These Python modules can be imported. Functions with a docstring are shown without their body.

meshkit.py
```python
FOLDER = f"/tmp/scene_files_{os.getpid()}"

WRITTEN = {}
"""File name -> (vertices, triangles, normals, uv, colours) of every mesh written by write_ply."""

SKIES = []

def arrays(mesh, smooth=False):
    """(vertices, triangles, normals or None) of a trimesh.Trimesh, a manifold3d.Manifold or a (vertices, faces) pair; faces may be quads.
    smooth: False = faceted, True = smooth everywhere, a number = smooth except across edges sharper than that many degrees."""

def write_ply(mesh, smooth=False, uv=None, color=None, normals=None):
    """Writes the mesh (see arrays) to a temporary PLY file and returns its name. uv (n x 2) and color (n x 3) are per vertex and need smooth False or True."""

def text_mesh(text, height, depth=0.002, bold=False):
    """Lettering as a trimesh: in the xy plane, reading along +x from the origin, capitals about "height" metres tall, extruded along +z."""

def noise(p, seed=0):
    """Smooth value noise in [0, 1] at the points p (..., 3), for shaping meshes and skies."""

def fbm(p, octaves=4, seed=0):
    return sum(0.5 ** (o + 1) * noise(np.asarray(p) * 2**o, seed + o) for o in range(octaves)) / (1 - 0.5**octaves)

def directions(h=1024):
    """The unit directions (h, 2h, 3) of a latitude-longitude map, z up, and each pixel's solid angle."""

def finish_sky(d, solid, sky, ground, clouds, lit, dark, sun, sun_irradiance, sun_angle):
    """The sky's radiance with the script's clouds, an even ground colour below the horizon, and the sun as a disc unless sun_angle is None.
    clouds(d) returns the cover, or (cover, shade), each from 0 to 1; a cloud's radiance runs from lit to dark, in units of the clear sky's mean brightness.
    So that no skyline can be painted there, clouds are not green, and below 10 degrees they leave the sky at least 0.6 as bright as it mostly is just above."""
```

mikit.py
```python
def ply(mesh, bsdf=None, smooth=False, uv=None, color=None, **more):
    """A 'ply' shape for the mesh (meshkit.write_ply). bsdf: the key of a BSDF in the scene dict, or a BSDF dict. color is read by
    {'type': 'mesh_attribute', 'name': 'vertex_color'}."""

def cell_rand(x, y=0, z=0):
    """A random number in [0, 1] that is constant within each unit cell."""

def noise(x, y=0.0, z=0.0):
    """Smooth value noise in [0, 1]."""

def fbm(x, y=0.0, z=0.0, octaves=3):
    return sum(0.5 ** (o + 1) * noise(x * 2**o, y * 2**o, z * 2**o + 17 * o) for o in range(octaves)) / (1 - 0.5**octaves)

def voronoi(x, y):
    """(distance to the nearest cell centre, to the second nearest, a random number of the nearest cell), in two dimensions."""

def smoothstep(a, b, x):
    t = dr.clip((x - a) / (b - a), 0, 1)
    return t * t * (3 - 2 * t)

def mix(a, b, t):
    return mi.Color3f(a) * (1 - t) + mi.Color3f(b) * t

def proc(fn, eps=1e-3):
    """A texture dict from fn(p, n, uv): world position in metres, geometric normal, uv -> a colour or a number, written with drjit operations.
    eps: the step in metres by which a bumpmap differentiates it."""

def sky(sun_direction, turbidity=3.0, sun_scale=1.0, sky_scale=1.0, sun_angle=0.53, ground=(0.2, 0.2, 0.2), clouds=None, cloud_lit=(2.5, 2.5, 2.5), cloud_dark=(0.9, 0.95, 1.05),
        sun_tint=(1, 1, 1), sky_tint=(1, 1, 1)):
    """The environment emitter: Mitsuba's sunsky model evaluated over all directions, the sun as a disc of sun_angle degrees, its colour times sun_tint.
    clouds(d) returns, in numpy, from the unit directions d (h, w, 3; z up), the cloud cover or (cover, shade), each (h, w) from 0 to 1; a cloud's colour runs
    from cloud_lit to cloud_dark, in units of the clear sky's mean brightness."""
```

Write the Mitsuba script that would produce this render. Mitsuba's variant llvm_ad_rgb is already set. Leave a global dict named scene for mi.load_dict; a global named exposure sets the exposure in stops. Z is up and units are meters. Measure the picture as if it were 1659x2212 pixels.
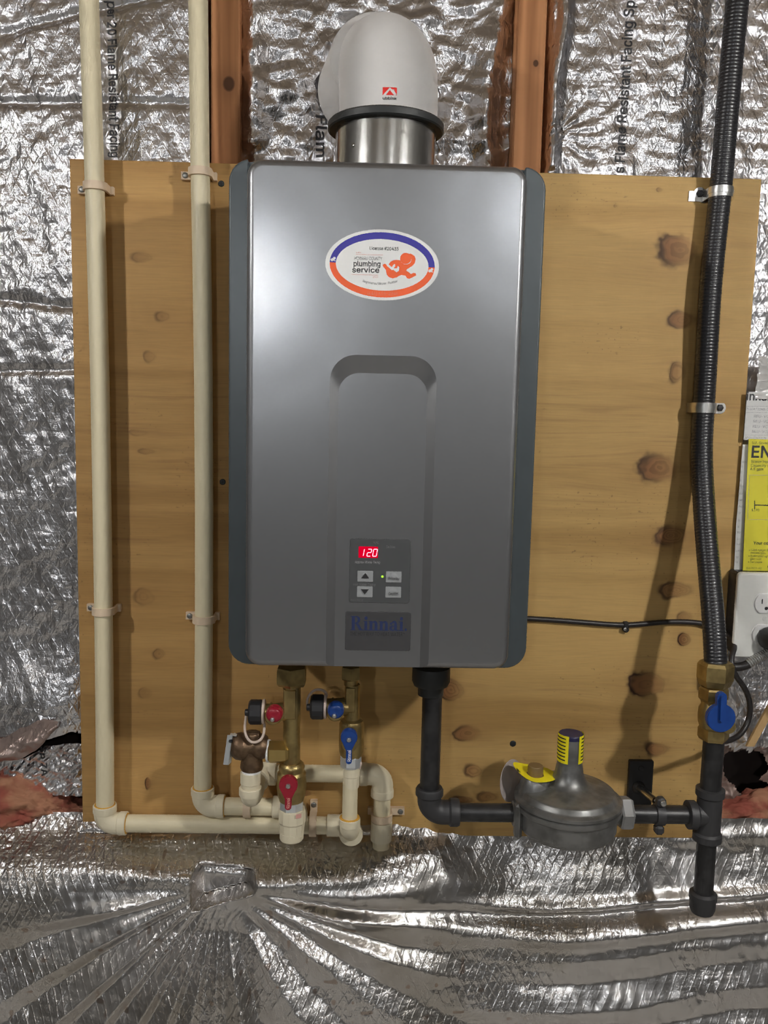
import math, random
import numpy as np, trimesh, mitsuba as mi, drjit as dr
import manifold3d as m3d
from shapely.geometry import Polygon, Point, LineString, box as sbox
from shapely import affinity, unary_union
import mikit, meshkit
from mikit import noise, fbm, smoothstep, mix

random.seed(7); RNG = np.random.default_rng(7)
scene, labels = {'type': 'scene'}, {}
V = lambda *a: np.array(a, float)
T = mi.ScalarTransform4f

# ------------------------------------------------------------------ camera
W, H, F = 1659, 2212, 1853.0
PITCH, ROLL, YAW = 0.11686, 0.02235, 0.025465
CAM = V(0, -1.2338, 1.45)
FWD = V(math.sin(YAW)*math.cos(PITCH), math.cos(YAW)*math.cos(PITCH), -math.sin(PITCH))
_r0 = V(math.cos(YAW), -math.sin(YAW), 0); _u0 = np.cross(_r0, FWD)
RIGHT = math.cos(ROLL)*_r0 + math.sin(ROLL)*_u0
UP = -math.sin(ROLL)*_r0 + math.cos(ROLL)*_u0
scene['camera'] = {'type': 'perspective', 'fov': math.degrees(2*math.atan(W/2/F)), 'fov_axis': 'x',
                   'near_clip': 0.05, 'far_clip': 50.0,
                   'to_world': T().look_at(origin=CAM.tolist(), target=(CAM+FWD).tolist(), up=UP.tolist())}

def P(px, py, Y):
    """Measured on the photograph: the point that lies at depth Y (wall board face = 0, room side negative)."""
    d = FWD + RIGHT*(px-W/2)/F - UP*(py-H/2)/F
    return CAM + d*((Y-CAM[1])/d[1])
def S(px, py, Y):
    return float((P(px, py, Y)-CAM) @ FWD)/F          # metres per photo pixel there

# ------------------------------------------------------------------ lights (bare bulbs hanging in the room, out of frame)
exposure = 0.32
BULBS = [((-1.02, -0.98, 1.97), 600.0, (1.0, 0.98, 0.94)), ((0.93, -1.17, 1.91), 900.0, (1.0, 0.98, 0.94)),
         ((-0.60, -3.3, 2.03), 700.0, (0.95, 0.98, 1.0)), ((0.80, -3.3, 2.38), 330.0, (0.95, 0.98, 1.0))]
BULB_R = 0.033

# ------------------------------------------------------------------ materials
def rgb(*c): return {'type': 'rgb', 'value': list(map(float, c))}
def srgb(*c):
    c = np.array(c, float)/255.0
    return np.where(c <= .04045, c/12.92, ((c+.055)/1.055)**2.4).tolist()
def pr(name, base, rough=.5, metal=0.0, **k):
    d = {'type': 'principled', 'base_color': base if isinstance(base, dict) else rgb(*base), 'roughness': rough, 'metallic': metal}
    d.update(k); scene[name] = {'type': 'twosided', 'bsdf': d}; return name

# plywood: horizontal grain and knots (measured on the board)
KN = [(1467,540,52,33,1.0),(1475,690,33,20,.95),(1463,805,20,24,.7),(1425,1010,48,30,1.0),(1450,1157,40,22,.9),(1462,1275,38,20,.75),
      (1478,1333,21,14,.65),(1478,1382,15,14,1.0),(1400,1478,45,30,1.0),(1420,1618,30,16,.9),(975,1490,32,25,1.0),(1010,1583,33,17,.9),
      (1025,1665,22,15,.75),(1000,1728,26,9,.9),(1055,1722,24,12,.7),(350,683,18,12,.45),(322,770,15,14,.45),(310,1290,25,20,.35),
      (345,1412,14,12,.45),(314,1498,17,13,.35),(320,1692,7,15,1.0),(306,556,26,12,.4),(660,1714,13,7,.9),(318,975,22,7,.4),(300,935,22,8,.25),
      (700,1500,20,12,.2),(1425,410,8,5,.5),(1330,445,6,4,.4)]
KNW = []
for a, b, rx, rz, s in KN:
    q = P(a, b, 0); sc = S(a, b, 0); KNW.append((q[0], q[2], rx*sc, rz*sc, s))
def ply_color(p, n, uv):
    x, z = p.x, p.z
    warp = 0.012*(noise(x*3.1, z*4.0, 3.3)-.5)
    zg, xg, kn, ring = z+warp, x, mi.Float(0), mi.Float(0)
    for i, (kx, kz, rx, rz, s) in enumerate(KNW):
        dx, dz = (x-kx)/rx, (z-kz)/rz
        wob = 0.34*(noise(x*60+i*7, z*60, 1.0)-.5) + .14*(noise(x*190+i*7, z*190, 2.0)-.5)
        d = dr.sqrt(dx*dx+dz*dz*(1+.25*dr.clip(dx, -1.5, 1.5))) + wob
        fall = dr.exp(-(dx*dx*.12+dz*dz*.25))
        zg = zg - (z-kz)*.55*fall*s
        core = (1-smoothstep(.62, 1.12, d))*(.55+.45*smoothstep(.9, -.7, dx))
        edge = dr.exp(-dr.square((d-.86)/(.10+.14*noise(x*120, z*120, i*1.0))))*(0.12+.88*smoothstep(.35, -.8, dx))
        kn = dr.maximum(kn, core*s); ring = dr.maximum(ring, edge*s + core*s*.35*smoothstep(.45, .7, noise(d*9, i*3.0, 0.3)))
        kn = dr.maximum(kn, .28*s*dr.exp(-(d*d*.35)))
    g1 = fbm(xg*1.6, zg*26.0, 0.5, 3); g2 = fbm(xg*9.0, zg*210.0, 4.5, 3); g3 = fbm(xg*30.0, zg*700.0, 8.5, 2)
    band = noise(xg*.7, zg*9.0, 12.0)
    c = mix((.43, .275, .100), (.315, .185, .060), smoothstep(.3, .75, g1))
    c = mix(c, (.30, .165, .065), .55*smoothstep(.52, .85, g2)); c = mix(c, (.52, .335, .125), .5*smoothstep(.55, .2, band))
    c = c*(.90+.2*g3)
    left = smoothstep(.05, -.15, x)                       # the left sheet veneer is a little redder
    c = c*mix((1, 1, 1), (.93, .86, .84), left)
    speck = smoothstep(.90, .96, noise(x*240, z*500, 6.0))*smoothstep(.6, .8, noise(x*9, z*16, 2.0))
    c = mix(c, (.14, .075, .03), speck*.45)
    c = mix(c, (.19, .080, .030), dr.clip(kn*.95, 0, 1)); c = mix(c, (.045, .018, .008), dr.clip(ring*.92, 0, 1))
    return c
pr('m_ply', mikit.proc(ply_color), .62, 0, specular=.3)
pr('m_plyedge', (.42, .27, .12), .8)
def stud_color(p, n, uv):
    x, z = p.x, p.z
    g = fbm(x*90+2*(noise(z*2.0, x*9)-.5), z*2.2, p.y*60, 3); k = mi.Float(0)
    for (kx, kz, r) in ((-.196, 1.895, .0085), (.229, 1.935, .004), (-.197, 1.62, .008)):
        d = dr.sqrt(dr.square((x-kx)/r)+dr.square((z-kz)/(r*1.25))); k = dr.maximum(k, 1-smoothstep(.7, 1.25, d)); k = dr.maximum(k, .35*dr.exp(-d*d*.2))
    c = mix((.42, .20, .09), (.24, .10, .04), smoothstep(.35, .7, g))
    return mix(c, (.07, .03, .015), k)
pr('m_stud', mikit.proc(stud_color), .7, 0, specular=.25)

def scrim(p):
    x, z = p.x, p.z
    wx, wz = x+.004*(noise(x*40, z*40, 1.0)-.5), z+.004*(noise(x*40, z*40, 5.0)-.5)
    u, v, w = (wx*.87+wz*.5)/.0115, (wx*-.87+wz*.5)/.0115, wx/.0132
    tri = lambda t: dr.abs(t-dr.floor(t)-.5)*2
    return u, v, w, tri
def crinkle(p, f):
    r = lambda k, o: dr.abs(noise(p.x*k+o, p.z*k-o, p.y*k)-.5)*2
    return r(f, 1.3)*.55 + r(f*1.9, 7.1)*.30 + r(f*3.7, 4.4)*.16
def foil_bump(p, n, uv):
    u, v, w, tri = scrim(p)
    thread = lambda t: dr.exp(-dr.square((1-tri(t))/.15))
    a = dr.maximum(dr.maximum(thread(u), thread(v)), thread(w)*.9)
    cell = mikit.cell_rand(dr.floor(u), dr.floor(v), dr.floor(w))
    pyr = dr.minimum(dr.minimum(1-tri(u), 1-tri(v)), 1-tri(w))
    big = noise(p.x*62, p.z*62, p.y*62+4)
    return .00026*a + .0019*(cell-.45)*pyr + .0012*crinkle(p, 95.0) + .0006*big
def foil_bump_low(p, n, uv):
    u, v, w, tri = scrim(p)
    thread = lambda t: dr.exp(-dr.square((1-tri(t))/.16))
    a = dr.maximum(thread(u), thread(v))
    m = smoothstep(.38, .72, fbm(p.x*8, p.z*8, 2.0, 2))
    t = smoothstep(.755, .785, p.z)*(1-.72*smoothstep(.06, .16, p.x))
    m = m*(1-.45*smoothstep(.10, .25, p.x)*smoothstep(.70, .73, p.z))
    return .00027*a*(.35+m+t) + (.00035+.0011*m+.0009*t)*crinkle(p, 85.0)
def foil_color(p, n, uv):
    k = smoothstep(.45, .75, fbm(p.x*14, p.z*14, 3.0, 3))
    return mix((.92, .915, .945), (.78, .77, .79), k)
def foil_color_low(p, n, uv):
    k = smoothstep(.4, .75, fbm(p.x*10, p.z*10, 7.0, 3))
    rust = smoothstep(.88, .95, noise(p.x*75, p.z*75, 9.0))*smoothstep(.55, .75, noise(p.x*5, p.z*5, 3.0))
    return mix(mix((.80, .78, .77), (.66, .63, .59), k), (.30, .16, .08), rust*.5)
def foil(name, col, bump, rough, metal=1.0):
    scene[name] = {'type': 'twosided', 'bsdf': {'type': 'bumpmap', 'tex': mikit.proc(bump, eps=6e-4), 'scale': 1.0,
        'bsdf': {'type': 'principled', 'base_color': mikit.proc(col), 'metallic': metal, 'roughness': rough}}}
foil('m_foil', foil_color, foil_bump, .23)
foil('m_foil_low', foil_color_low, foil_bump_low, .23)
def pink_color(p, n, uv):
    k = fbm(p.x*30, p.z*55, p.y*30, 4); return mix((.25, .075, .055), (.34, .17, .105), smoothstep(.35, .7, k))
pr('m_pink', mikit.proc(pink_color), 1.0, 0, specular=.05)
pr('m_kraft', (.30, .22, .19), .42, .5)
pr('m_cavity', (.05, .035, .03), .95)
pr('m_room', (.12, .117, .113), .9)
pr('m_floor', (.36, .345, .32), .9)
pr('m_joist', (.12, .09, .06), .85)
def _sil(r, m): return {'type': 'principled', 'base_color': rgb(.36, .366, .38), 'roughness': r, 'metallic': m, 'specular': .5}
scene['m_silver'] = {'type': 'twosided', 'bsdf': {'type': 'blendbsdf', 'weight': .2, 'a': _sil(.24, .95), 'b': _sil(.48, .85)}}
pr('m_slate', (.058, .070, .076), .34, .15, specular=.5)
pr('m_dark', (.012, .012, .013), .5)
pr('m_recess', (.03, .03, .032), .6)
pr('m_panel', (.055, .058, .06), .45)
pr('m_button', (.30, .31, .32), .38, .2)
pr('m_badge', (.10, .10, .105), .32, .6)
pr('m_ink', (.012, .012, .014), .6)
pr('m_inkgrey', (.26, .26, .27), .6)
pr('m_inkdim', (.13, .13, .135), .6)
pr('m_blueink', (.012, .022, .085), .5)
pr('m_white', (.74, .74, .73), .5)
pr('m_sticker_blue', (.035, .03, .27), .45)
pr('m_sticker_orange', (.72, .10, .025), .45)
pr('m_pinkink', (.62, .33, .28), .6)
pr('m_logo_red', (.62, .02, .015), .45)
pr('m_elbow', (.56, .545, .535), .30, 0, specular=.5)
pr('m_rubber', (.018, .02, .02), .5)
pr('m_steel', (.62, .61, .58), .19, 1.0, anisotropic=.0)
pr('m_zinc', (.72, .72, .70), .28, 1.0)
pr('m_bolt', (.26, .26, .25), .4, .9)
pr('m_cpvc', (.60, .535, .37), .42, 0, specular=.4)
pr('m_cpvc2', (.63, .57, .42), .45, 0, specular=.4)
pr('m_clamp', (.58, .46, .33), .55)
pr('m_cement', (.55, .30, .05), .45)
def brass_color(p, n, uv):
    return mix((.46, .35, .15), (.33, .24, .10), smoothstep(.3, .7, fbm(p.x*90, p.z*90, p.y*90, 3)))
pr('m_brass', mikit.proc(brass_color), .36, .9)
pr('m_brassbright', (.62, .45, .17), .30, .95)
def bronze_color(p, n, uv):
    return mix((.19, .125, .075), (.12, .075, .045), smoothstep(.3, .7, fbm(p.x*120, p.z*120, p.y*120, 3)))
pr('m_bronze', mikit.proc(bronze_color), .42, .75)
pr('m_chrome', (.80, .84, .86), .34, .75)
pr('m_red', (.26, .010, .024), .32, 0, specular=.5)
pr('m_blue', (.008, .042, .20), .34, 0, specular=.5)
pr('m_cap', (.012, .012, .014), .5)
pr('m_tape', (.78, .78, .76), .6)
pr('m_nylon', (.52, .42, .36), .5)
def iron_color(p, n, uv):
    return mix((.030, .030, .031), (.018, .018, .019), smoothstep(.3, .7, fbm(p.x*60, p.z*60, p.y*60, 3)))
pr('m_iron', mikit.proc(iron_color), .36, .25, specular=.5)
pr('m_castiron', (.035, .035, .037), .5, .2)
def cast_color(p, n, uv):
    return mix((.24, .24, .235), (.15, .15, .145), smoothstep(.3, .75, fbm(p.x*55, p.z*55, p.y*55, 4)))
pr('m_cast', mikit.proc(cast_color), .36, .7)
pr('m_casthex', (.27, .27, .27), .42, .5)
pr('m_navy', (.012, .012, .05), .45)
pr('m_yellow', (.70, .60, .01), .5)
pr('m_energy', (.62, .56, .035), .55)
pr('m_tag', (.34, .30, .29), .55)
pr('m_plug', (.22, .15, .07), .5, .5)
pr('m_hose', (.014, .014, .016), .27, 0, specular=.6)
pr('m_cable', (.014, .012, .012), .42)
pr('m_armour', (.42, .42, .40), .4, .8)
pr('m_paper', (.60, .60, .59), .7)
pr('m_plate', (.66, .66, .63), .35)
pr('m_screw', (.03, .035, .035), .45, .6)
pr('m_bag', (.62, .61, .60), .16, .35)
scene['m_bulb'] = {'type': 'diffuse', 'reflectance': rgb(.8, .8, .8)}

# ------------------------------------------------------------------ mesh helpers
cat = trimesh.util.concatenate
def num(k):
    if k not in scene and not any(q.startswith(k+'__') for q in scene): return k
    i = 1
    while True:
        q = f'{k}_{i:03d}'
        if q not in scene and not any(w.startswith(q+'__') for w in scene): return q
        i += 1
def add(name, mesh, bsdf, parent=None, smooth=35, label=None, **kw):
    key = num((parent+'__' if parent else '')+name)
    if isinstance(mesh, list): mesh = cat(mesh)
    scene[key] = mikit.ply(mesh, bsdf, smooth=smooth, **kw)
    if label: labels[key] = {'label': label}
    return key
_used = set()
def thing(name, label, category, group=None, kind=None):
    k, i = name, 0
    while k in _used: i += 1; k = f'{name}_{i:03d}'
    _used.add(k); labels[k] = {'label': label, 'category': category}
    if group: labels[k]['group'] = group
    if kind: labels[k]['kind'] = kind
    return k
def tri(v, f): return trimesh.Trimesh(np.asarray(v, float), np.asarray(f), process=False)
def frame(ax):
    ax = np.asarray(ax, float)/np.linalg.norm(ax)
    a = V(0, 0, 1) if abs(ax[2]) < .9 else V(0, 1, 0)
    u = np.cross(a, ax); u /= np.linalg.norm(u); return u, np.cross(ax, u), ax
def lathe(p0, ax, prof, n=36, rot=0.0):
    """prof: (radius, height along ax) list; closed with caps where the radius is not 0."""
    u, w, ax = frame(ax); prof = [(max(r, 1e-6), h) for r, h in prof]
    if prof[0][0] > 1e-5: prof = [(1e-6, prof[0][1])]+prof
    if prof[-1][0] > 1e-5: prof = prof+[(1e-6, prof[-1][1])]
    a = np.arange(n)/n*2*np.pi+rot
    ring = np.cos(a)[:, None]*u + np.sin(a)[:, None]*w
    v = np.concatenate([np.asarray(p0)+ring*r+ax*h for r, h in prof])
    f = []
    for i in range(len(prof)-1):
        for j in range(n):
            q, s = i*n+j, i*n+(j+1) % n
            f += [(q, s, s+n), (q, s+n, q+n)]
    m = tri(v, f); m.merge_vertices(digits_vertex=7); m.update_faces(m.nondegenerate_faces())
    m.fix_normals(); return m
def tube(pts, r, n=20, caps=True):
    pts = np.asarray(pts, float); N = len(pts); r = np.broadcast_to(r, (N,))
    t = np.gradient(pts, axis=0); t /= np.linalg.norm(t, axis=1)[:, None]
    u = frame(t[0])[0]; a = np.arange(n)/n*2*np.pi; vs = []
    for i in range(N):
        u = u-t[i]*(u@t[i]); u /= np.linalg.norm(u); w = np.cross(t[i], u)
        vs.append(pts[i]+r[i]*(np.cos(a)[:, None]*u+np.sin(a)[:, None]*w))
    f = [(i*n+j, i*n+(j+1) % n, (i+1)*n+(j+1) % n) for i in range(N-1) for j in range(n)]
    f += [(i*n+j, (i+1)*n+(j+1) % n, (i+1)*n+j) for i in range(N-1) for j in range(n)]
    v = np.concatenate(vs)
    if caps:
        v = np.vstack([v, pts[0], pts[-1]]); c0, c1 = len(v)-2, len(v)-1
        f += [(c0, (j+1) % n, j) for j in range(n)]+[(c1, (N-1)*n+j, (N-1)*n+(j+1) % n) for j in range(n)]
    return tri(v, f)
def fillet(pts, R, n=10):
    pts = [np.asarray(p, float) for p in pts]; out = [pts[0]]
    for i in range(1, len(pts)-1):
        a, b, c = pts[i-1], pts[i], pts[i+1]
        d1, d2 = (a-b)/np.linalg.norm(a-b), (c-b)/np.linalg.norm(c-b)
        ang = math.acos(np.clip(d1@d2, -1, 1)); t = R/math.tan(ang/2)
        bis = (d1+d2)/np.linalg.norm(d1+d2); o = b+bis*(R/math.sin(ang/2))
        s, e = b+d1*t-o, b+d2*t-o; om = math.acos(np.clip(s@e/R/R, -1, 1))
        for k in range(n+1):
            q = k/n; out.append(o+(math.sin((1-q)*om)*s+math.sin(q*om)*e)/math.sin(om))
    return np.array(out+[pts[-1]])
def spline(pts, n=100):
    from scipy.interpolate import CubicSpline
    pts = np.asarray(pts, float); d = np.r_[0, np.cumsum(np.linalg.norm(np.diff(pts, axis=0), axis=1))]
    c = CubicSpline(d, pts); q = np.linspace(0, d[-1], 2000); w = c(q)
    L = np.r_[0, np.cumsum(np.linalg.norm(np.diff(w, axis=0), axis=1))]
    return c(np.interp(np.linspace(0, L[-1], n), L, q))
def hull(pts): 
    m = m3d.Manifold.hull_points(np.asarray(pts, float)); return m
def tm(man):
    m = man.to_mesh(); return trimesh.Trimesh(m.vert_properties[:, :3], m.tri_verts, process=False)
def cbox(c, size, b=.002, R=None):
    """bevelled box centred at c"""
    s = np.asarray(size, float)/2; pts = []
    for sx in (-1, 1):
        for sy in (-1, 1):
            for sz in (-1, 1):
                for k in range(3):
                    q = s-b; q[k] = s[k]; pts.append(q*V(sx, sy, sz))
    pts = np.array(pts)
    if R is not None: pts = pts@np.asarray(R).T
    return tm(hull(pts+np.asarray(c)))
def rr(x0, x1, z0, z1, r, n=8):
    out = []
    for cx, cz, a0 in ((x1-r, z1-r, 0), (x0+r, z1-r, 90), (x0+r, z0+r, 180), (x1-r, z0+r, 270)):
        for k in range(n+1):
            a = math.radians(a0+90*k/n); out.append((cx+r*math.cos(a), cz+r*math.sin(a)))
    return out
def slab(x0, x1, z0, z1, r, yb, yf, e, n=8, ne=5):
    """rounded plate from yb (wall side) to yf (room side), front edge rounded by e"""
    pts = [(x, yb, z) for x, z in rr(x0, x1, z0, z1, r, n)]
    for k in range(ne+1):
        a = math.pi/2*k/ne; i = e*(1-math.cos(a))
        pts += [(x, yf+e*(1-math.sin(a)), z) for x, z in rr(x0+i, x1-i, z0+i, z1-i, max(r-i, 1e-4), n)]
    return hull(pts)
def extr(poly, yb, yf):
    """shapely polygon in (x, z) extruded between two depths"""
    ms = []
    for g in getattr(poly, 'geoms', [poly]):
        if g.is_empty or g.geom_type != 'Polygon': continue
        m = trimesh.creation.extrude_polygon(g, abs(yb-yf), engine='earcut')
        v = m.vertices; ms.append(trimesh.Trimesh(np.c_[v[:, 0], max(yb, yf)-v[:, 2], v[:, 1]], m.faces, process=False))
    return cat(ms)
def pxpoly(pts, Y): return Polygon([P(a, b, Y)[[0, 2]] for a, b in pts]).buffer(0)
def text(s, h, at, right=(1, 0, 0), up=(0, 0, 1), depth=.0004, bold=False, width=None, center=False):
    m = meshkit.text_mesh(s, h, depth, bold); v = m.vertices.copy(); x1 = v[:, 0].max()
    if width: v[:, 0] *= width/x1; x1 = width
    if center: v[:, 0] -= x1/2
    r, u = np.asarray(right, float), np.asarray(up, float)
    r = r/np.linalg.norm(r); u = u-r*(u@r); u /= np.linalg.norm(u); o = np.cross(r, u)
    return trimesh.Trimesh(np.asarray(at)+v[:, :1]*r+v[:, 1:2]*u+v[:, 2:]*o, m.faces, process=False)
def col(px, Y, prof, n=36, rot=0.0):
    """vertical lathe: prof = (py, half width in px) from top to bottom"""
    py = [q[0] for q in prof]; mid = (py[0]+py[-1])/2; x = P(px, mid, Y)[0]
    zs = [P(px, b, Y)[2] for b in py]; z0 = zs[0]
    return lathe((x, Y, z0), (0, 0, -1), [(w*S(px, b, Y), z0-z) for (b, w), z in zip(prof, zs)], n, rot)
def row(py, Y, prof, n=36, rot=0.0):
    """horizontal lathe along x: prof = (px, half height in px) from left to right"""
    xs = [P(a, py, Y)[0] for a, _ in prof]; z = P((prof[0][0]+prof[-1][0])/2, py, Y)[2]
    return lathe((xs[0], Y, z), (1, 0, 0), [(w*S(a, py, Y), x-xs[0]) for (a, w), x in zip(prof, xs)], n, rot)
def screw(c, r, h=.003, n=16, ax=(0, -1, 0)): return lathe(c, ax, [(r, 0), (r, h*.5), (r*.8, h*.85), (r*.35, h)], n)

# ------------------------------------------------------------------ the room
def plane(c, u, v):
    c, u, v = map(np.asarray, (c, u, v)); return tri([c-u-v, c+u-v, c+u+v, c-u+v], [(0, 1, 2), (0, 2, 3)])
def struct(name, mesh, bsdf, label, smooth=False, **kw):
    labels[name] = {'label': label, 'category': name.split('_')[0], 'kind': 'structure'}; _used.add(name)
    scene[name] = mikit.ply(mesh, bsdf, smooth=smooth, **kw)
XW, YB, ZC = 2.3, -4.2, 2.75
struct('floor', plane((0, YB/2, 0), (XW, 0, 0), (0, -YB/2+.15, 0)), 'm_floor', 'dusty grey floor of the utility room')
struct('ceiling', plane((0, YB/2, ZC), (XW, 0, 0), (0, YB/2-.15, 0)), 'm_joist', 'unfinished brown ceiling of the utility room')
struct('wall_back', plane((0, .15, ZC/2), (XW, 0, 0), (0, 0, ZC/2)), 'm_cavity', 'dark sheathing behind the studs and the insulation')
struct('wall_left', plane((-XW, YB/2, ZC/2), (0, -YB/2+.15, 0), (0, 0, ZC/2)), 'm_room', 'bare side wall on the left of the utility room')
struct('wall_right', plane((XW, YB/2, ZC/2), (0, YB/2-.15, 0), (0, 0, ZC/2)), 'm_room', 'bare side wall on the right of the utility room')
struct('wall_front', plane((0, YB, ZC/2), (-XW, 0, 0), (0, 0, ZC/2)), 'm_room', 'bare wall opposite the water heater')
for i, (c, L, tint) in enumerate(BULBS):
    t = thing('light_bulb', ['bare bulb hanging left of the water heater near the wall', 'bare bulb hanging right of the water heater near the wall',
              'bare bulb hanging in the back of the room on the left', 'bare bulb hanging in the back of the room on the right'][i], 'light bulb')
    s = trimesh.creation.icosphere(2, BULB_R); s.apply_translation(c)
    k = add('glass', s, 'm_bulb', t, smooth=True)
    scene[k]['emitter'] = {'type': 'area', 'radiance': rgb(*(np.array(tint)*L))}
    add('socket', lathe(V(*c)+V(0, 0, BULB_R*.9), (0, 0, 1), [(.013, 0), (.017, .012), (.017, .045), (.006, .055)], 20), 'm_dark', t)
    add('cord', tube([V(*c)+V(0, 0, BULB_R+.05), (c[0], c[1], ZC)], .003, 8), 'm_cable', t)

# ------------------------------------------------------------------ board and studs
bx0, bx1 = P(152, 360, 0)[0]-.0008, P(1645, 390, 0)[0]
bz1 = P(800, 362, 0)[2]; bz0 = .812
board = thing('plywood_board', 'tan plywood backing board with dark knots, mounted behind the water heater', 'board')
add('panel', cbox(((bx0+bx1)/2, .009, (bz0+bz1)/2), (bx1-bx0, .018, bz1-bz0), .0008), 'm_ply', board, smooth=False)
k = thing('wall_stud', 'reddish-brown wooden stud rising left of the white vent elbow', 'stud')
add('timber', cbox((-.2009, .063, 1.78), (.0395, .089, 1.94), .002), 'm_stud', k, smooth=False)
k = thing('wall_stud', 'reddish-brown wooden stud rising right of the white vent elbow', 'stud')
add('timber', cbox((.2215, .063, 1.78), (.0410, .089, 1.94), .002), 'm_stud', k, smooth=False)
for px, py, lab in ((478, 397, 'dark screw driven into the board beside the top left corner of the heater'),
                    (481, 1041, 'dark screw driven into the board left of the middle of the heater'),
                    (1108, 1606, 'dark screw driven into the board above the yellow tag of the gas regulator')):
    k = thing('board_screw', lab, 'screw', 'dark screws in the board'); q = P(px, py, 0); r = 6.5*S(px, py, 0)
    add('head', lathe(q+V(0, .002, 0), (0, -1, 0), [(r, 0), (r, .003), (r*.8, .0036)], 20), 'm_screw', k)
    add('drive_slot', [cbox(q+V(0, -.0017, 0), (r*1.1, .0006, r*.28), .0001), cbox(q+V(0, -.0017, 0), (r*.28, .0006, r*1.1), .0001)], 'm_ink', k)

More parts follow.
